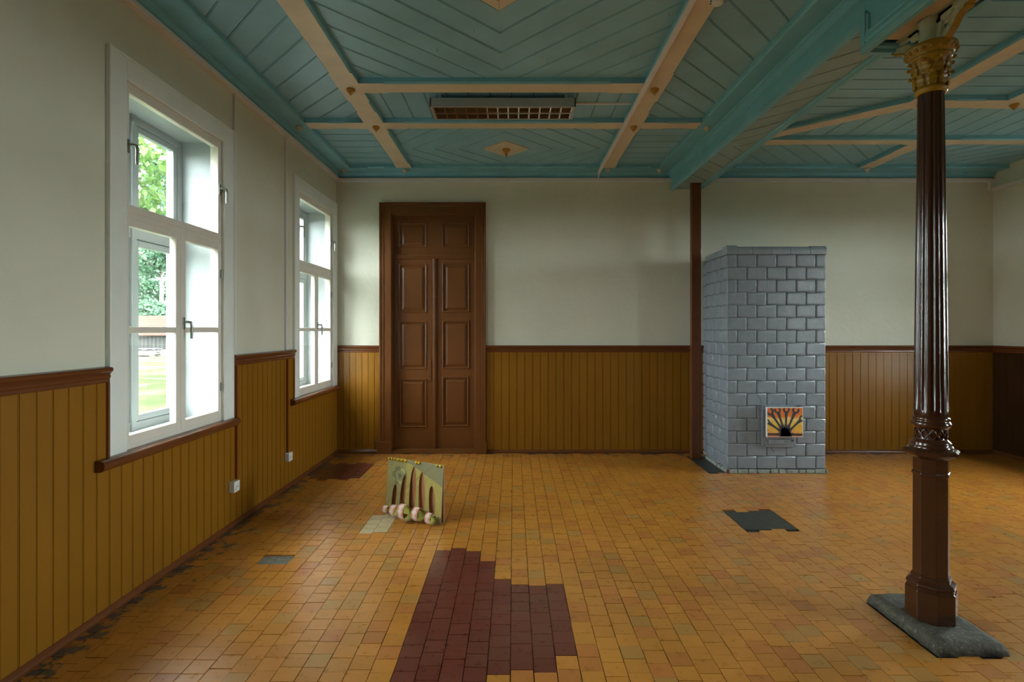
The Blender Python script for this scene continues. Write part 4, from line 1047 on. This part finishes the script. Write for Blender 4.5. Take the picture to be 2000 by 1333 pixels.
# ------------------------------------------------------------------ outside
GZ=-.62
mb=MB(); n=30
mb.box(-90,90,-60,90,GZ-.3,GZ); struct(mb.build('ground',M['grass']))
def foliage(name,mt,parent,blobs,count,size,seed,off):
    rnd=random.Random(seed); v=[];f=[]
    tot=sum(b_[3]**2 for b_ in blobs)
    for bx,by,bz,br,sz in blobs:
        for _ in range(int(count*br*br/tot)):
            d=Vector((rnd.gauss(0,1),rnd.gauss(0,1),rnd.gauss(0,1))).normalized()
            r=br*(rnd.random()**.35)
            p=Vector((bx,by,bz))+Vector((d.x*r,d.y*r,d.z*r*sz))
            nn=(d*1.2+Vector((rnd.gauss(0,1),rnd.gauss(0,1),rnd.gauss(0,1)+.6))).normalized()
            a=nn.orthogonal().normalized(); a=Matrix.Rotation(rnd.random()*6.28,3,nn)@a; b_=nn.cross(a); s_=size*rnd.uniform(.6,1.3)
            k=len(v); v+= [p-a*s_,p-b_*s_*.62+nn*s_*.12,p+a*s_,p+b_*s_*.62+nn*s_*.12]; f.append((k,k+1,k+2,k+3))
    me=bpy.data.meshes.new(name); me.from_pydata([tuple(q-Vector(off)) for q in v],[],f); me.materials.append(mt)
    o=bpy.data.objects.new(name,me); COL.objects.link(o); o.parent=parent; return o
def tree(x,y,h,cr,mt,label,seed,count=9000,size=.13,low=.35,tr_=.25):
    rnd=random.Random(seed); t=empty('leafy_tree',(x,y,GZ)); tag(t,label,'tree','trees outside the windows')
    mb=MB(); mb.tube([(x,y,GZ),(x+.1,y,GZ+h*.3),(x-.1,y+.1,GZ+h*.6),(x,y,GZ+h*.9)],[tr_,tr_*.8,tr_*.5,tr_*.12],10)
    for k in range(9):
        a=rnd.random()*6.28; z=GZ+h*rnd.uniform(low,.8); L=cr*rnd.uniform(.5,.95)
        mb.tube([(x,y,z),(x+math.cos(a)*L*.5,y+math.sin(a)*L*.5,z+L*.25),(x+math.cos(a)*L,y+math.sin(a)*L,z+L*.4)],[tr_*.35,tr_*.2,tr_*.06],7)
    mb.build('trunk',M['bark'],t,off=(x,y,GZ))
    bl=[]
    for k in range(26):
        a=rnd.random()*6.28; q=rnd.random()**.5*cr*.85; zz=rnd.uniform(low,1)
        q*=math.sin(PI*min(1,max(.12,(zz-low)/(1-low)*.75+.2)))
        bl.append((x+math.cos(a)*q,y+math.sin(a)*q,GZ+h*zz,cr*rnd.uniform(.22,.42),.75))
    foliage('foliage',mt,t,bl,count,size,seed+1,(x,y,GZ))
tree(-10.9,17.5,12,4.2,M['leafa'],'bright maple seen through the upper left pane of the near window',3,16000,.13,.50)
tree(-38.5,59,21,5.5,M['leafb'],'big dark green tree rising behind the barn roof in the near window',9,16000,.24,.12)
tree(-47.5,67,19,5.4,M['leafb'],'second dark green tree farther off behind the barn, left of the big one',12,9000,.28,.14)
tree(-14.6,41,14,4.6,M['leafa'],'pale green tree seen through the far window',25,9000,.22,.12)
tree(-10.2,26,8.5,2.9,M['leafa'],'smaller green tree nearer the far window',31,7000,.16,.2)
# barn
bn=empty('barn',(-31,46,GZ)); tag(bn,'low weathered grey board barn with pale red roof beyond the lawn','barn'); O=(-31,46,GZ)
mb=MB(); mb.box(-40,-20.5,44.6,49.5,GZ,1.05); mb.build('board_wall',M['barnwall'],bn,off=O)
mb=MB(); mb.sweep([(-.45,1.0),(2.45,2.62),(5.35,1.0),(5.35,1.08),(2.45,2.72),(-.45,1.08)],(-40.4,44.6,0),(-20.1,44.6,0),(0,1,0),(0,0,1)); mb.build('roof',M['barnroof'],bn,off=O)
mb=MB()
for k in range(60): mb.box(-40+k*.33,-40+k*.33+.29,44.55,44.6,GZ,1.05)
mb.build('wall_boards',M['barnwall'],bn,off=O)
ls=empty('lumber_stack',(-29.5,43.2,GZ)); tag(ls,'low stack of grey boards in front of the barn','lumber'); O=(-29.5,43.2,GZ)
rnd=random.Random(4)
for r_ in range(4):
    for c_ in range(5):
        mb=MB(); x=rnd.uniform(-.15,.15); mb.box(-31.2+x,-28.3+x,42.6+c_*.2,42.78+c_*.2,GZ+.12+r_*.085,GZ+.185+r_*.085); mb.build('board',M['planka'],ls,off=O)
for x in (-31,-29.8,-28.6): mb=MB(); mb.box(x,x+.12,42.5,43.7,GZ,GZ+.12); mb.build('bearer',M['planka'],ls,off=O)
b=bmesh.new(); bmesh.ops.create_grid(b,x_segments=20,y_segments=8,size=1)
for v_ in b.verts: v_.co=Vector((v_.co.x*1.25,v_.co.y*.5,GZ+.60+.03*math.sin(v_.co.x*9+v_.co.y*5)+.02*math.cos(v_.co.y*11)))
me=bpy.data.meshes.new('tarpaulin'); b.to_mesh(me); b.free(); me.materials.append(M['tarp']); o=bpy.data.objects.new('tarpaulin',me); COL.objects.link(o); o.location=(-29.6,43.1,0)
o.modifiers.new('thick','SOLIDIFY').thickness=.03; tag(o,'dark tarpaulin lying over the board stack outside','tarpaulin')
rnd=random.Random(8); first=None
for k in range(14):
    r_,c_=divmod(k,5); x=-27.8+c_*.2+.1*(r_%2); z=GZ+.1+r_*.17
    if first is None:
        mb=MB(); mb.tube([(0,-.25,0),(0,.25,0)],.1,9); first=mb.build('firewood_log',M['log'],loc=(x,43.0,z)); o=first
    else: o=first.copy(); COL.objects.link(o); o.location=(x,43.0,z)
    tag(o,'round firewood log in the %s row of the heap outside, %s from the board stack'%(('bottom','middle','top')[r_],('first','second','third','fourth','fifth')[c_]),'log','firewood logs by the barn')
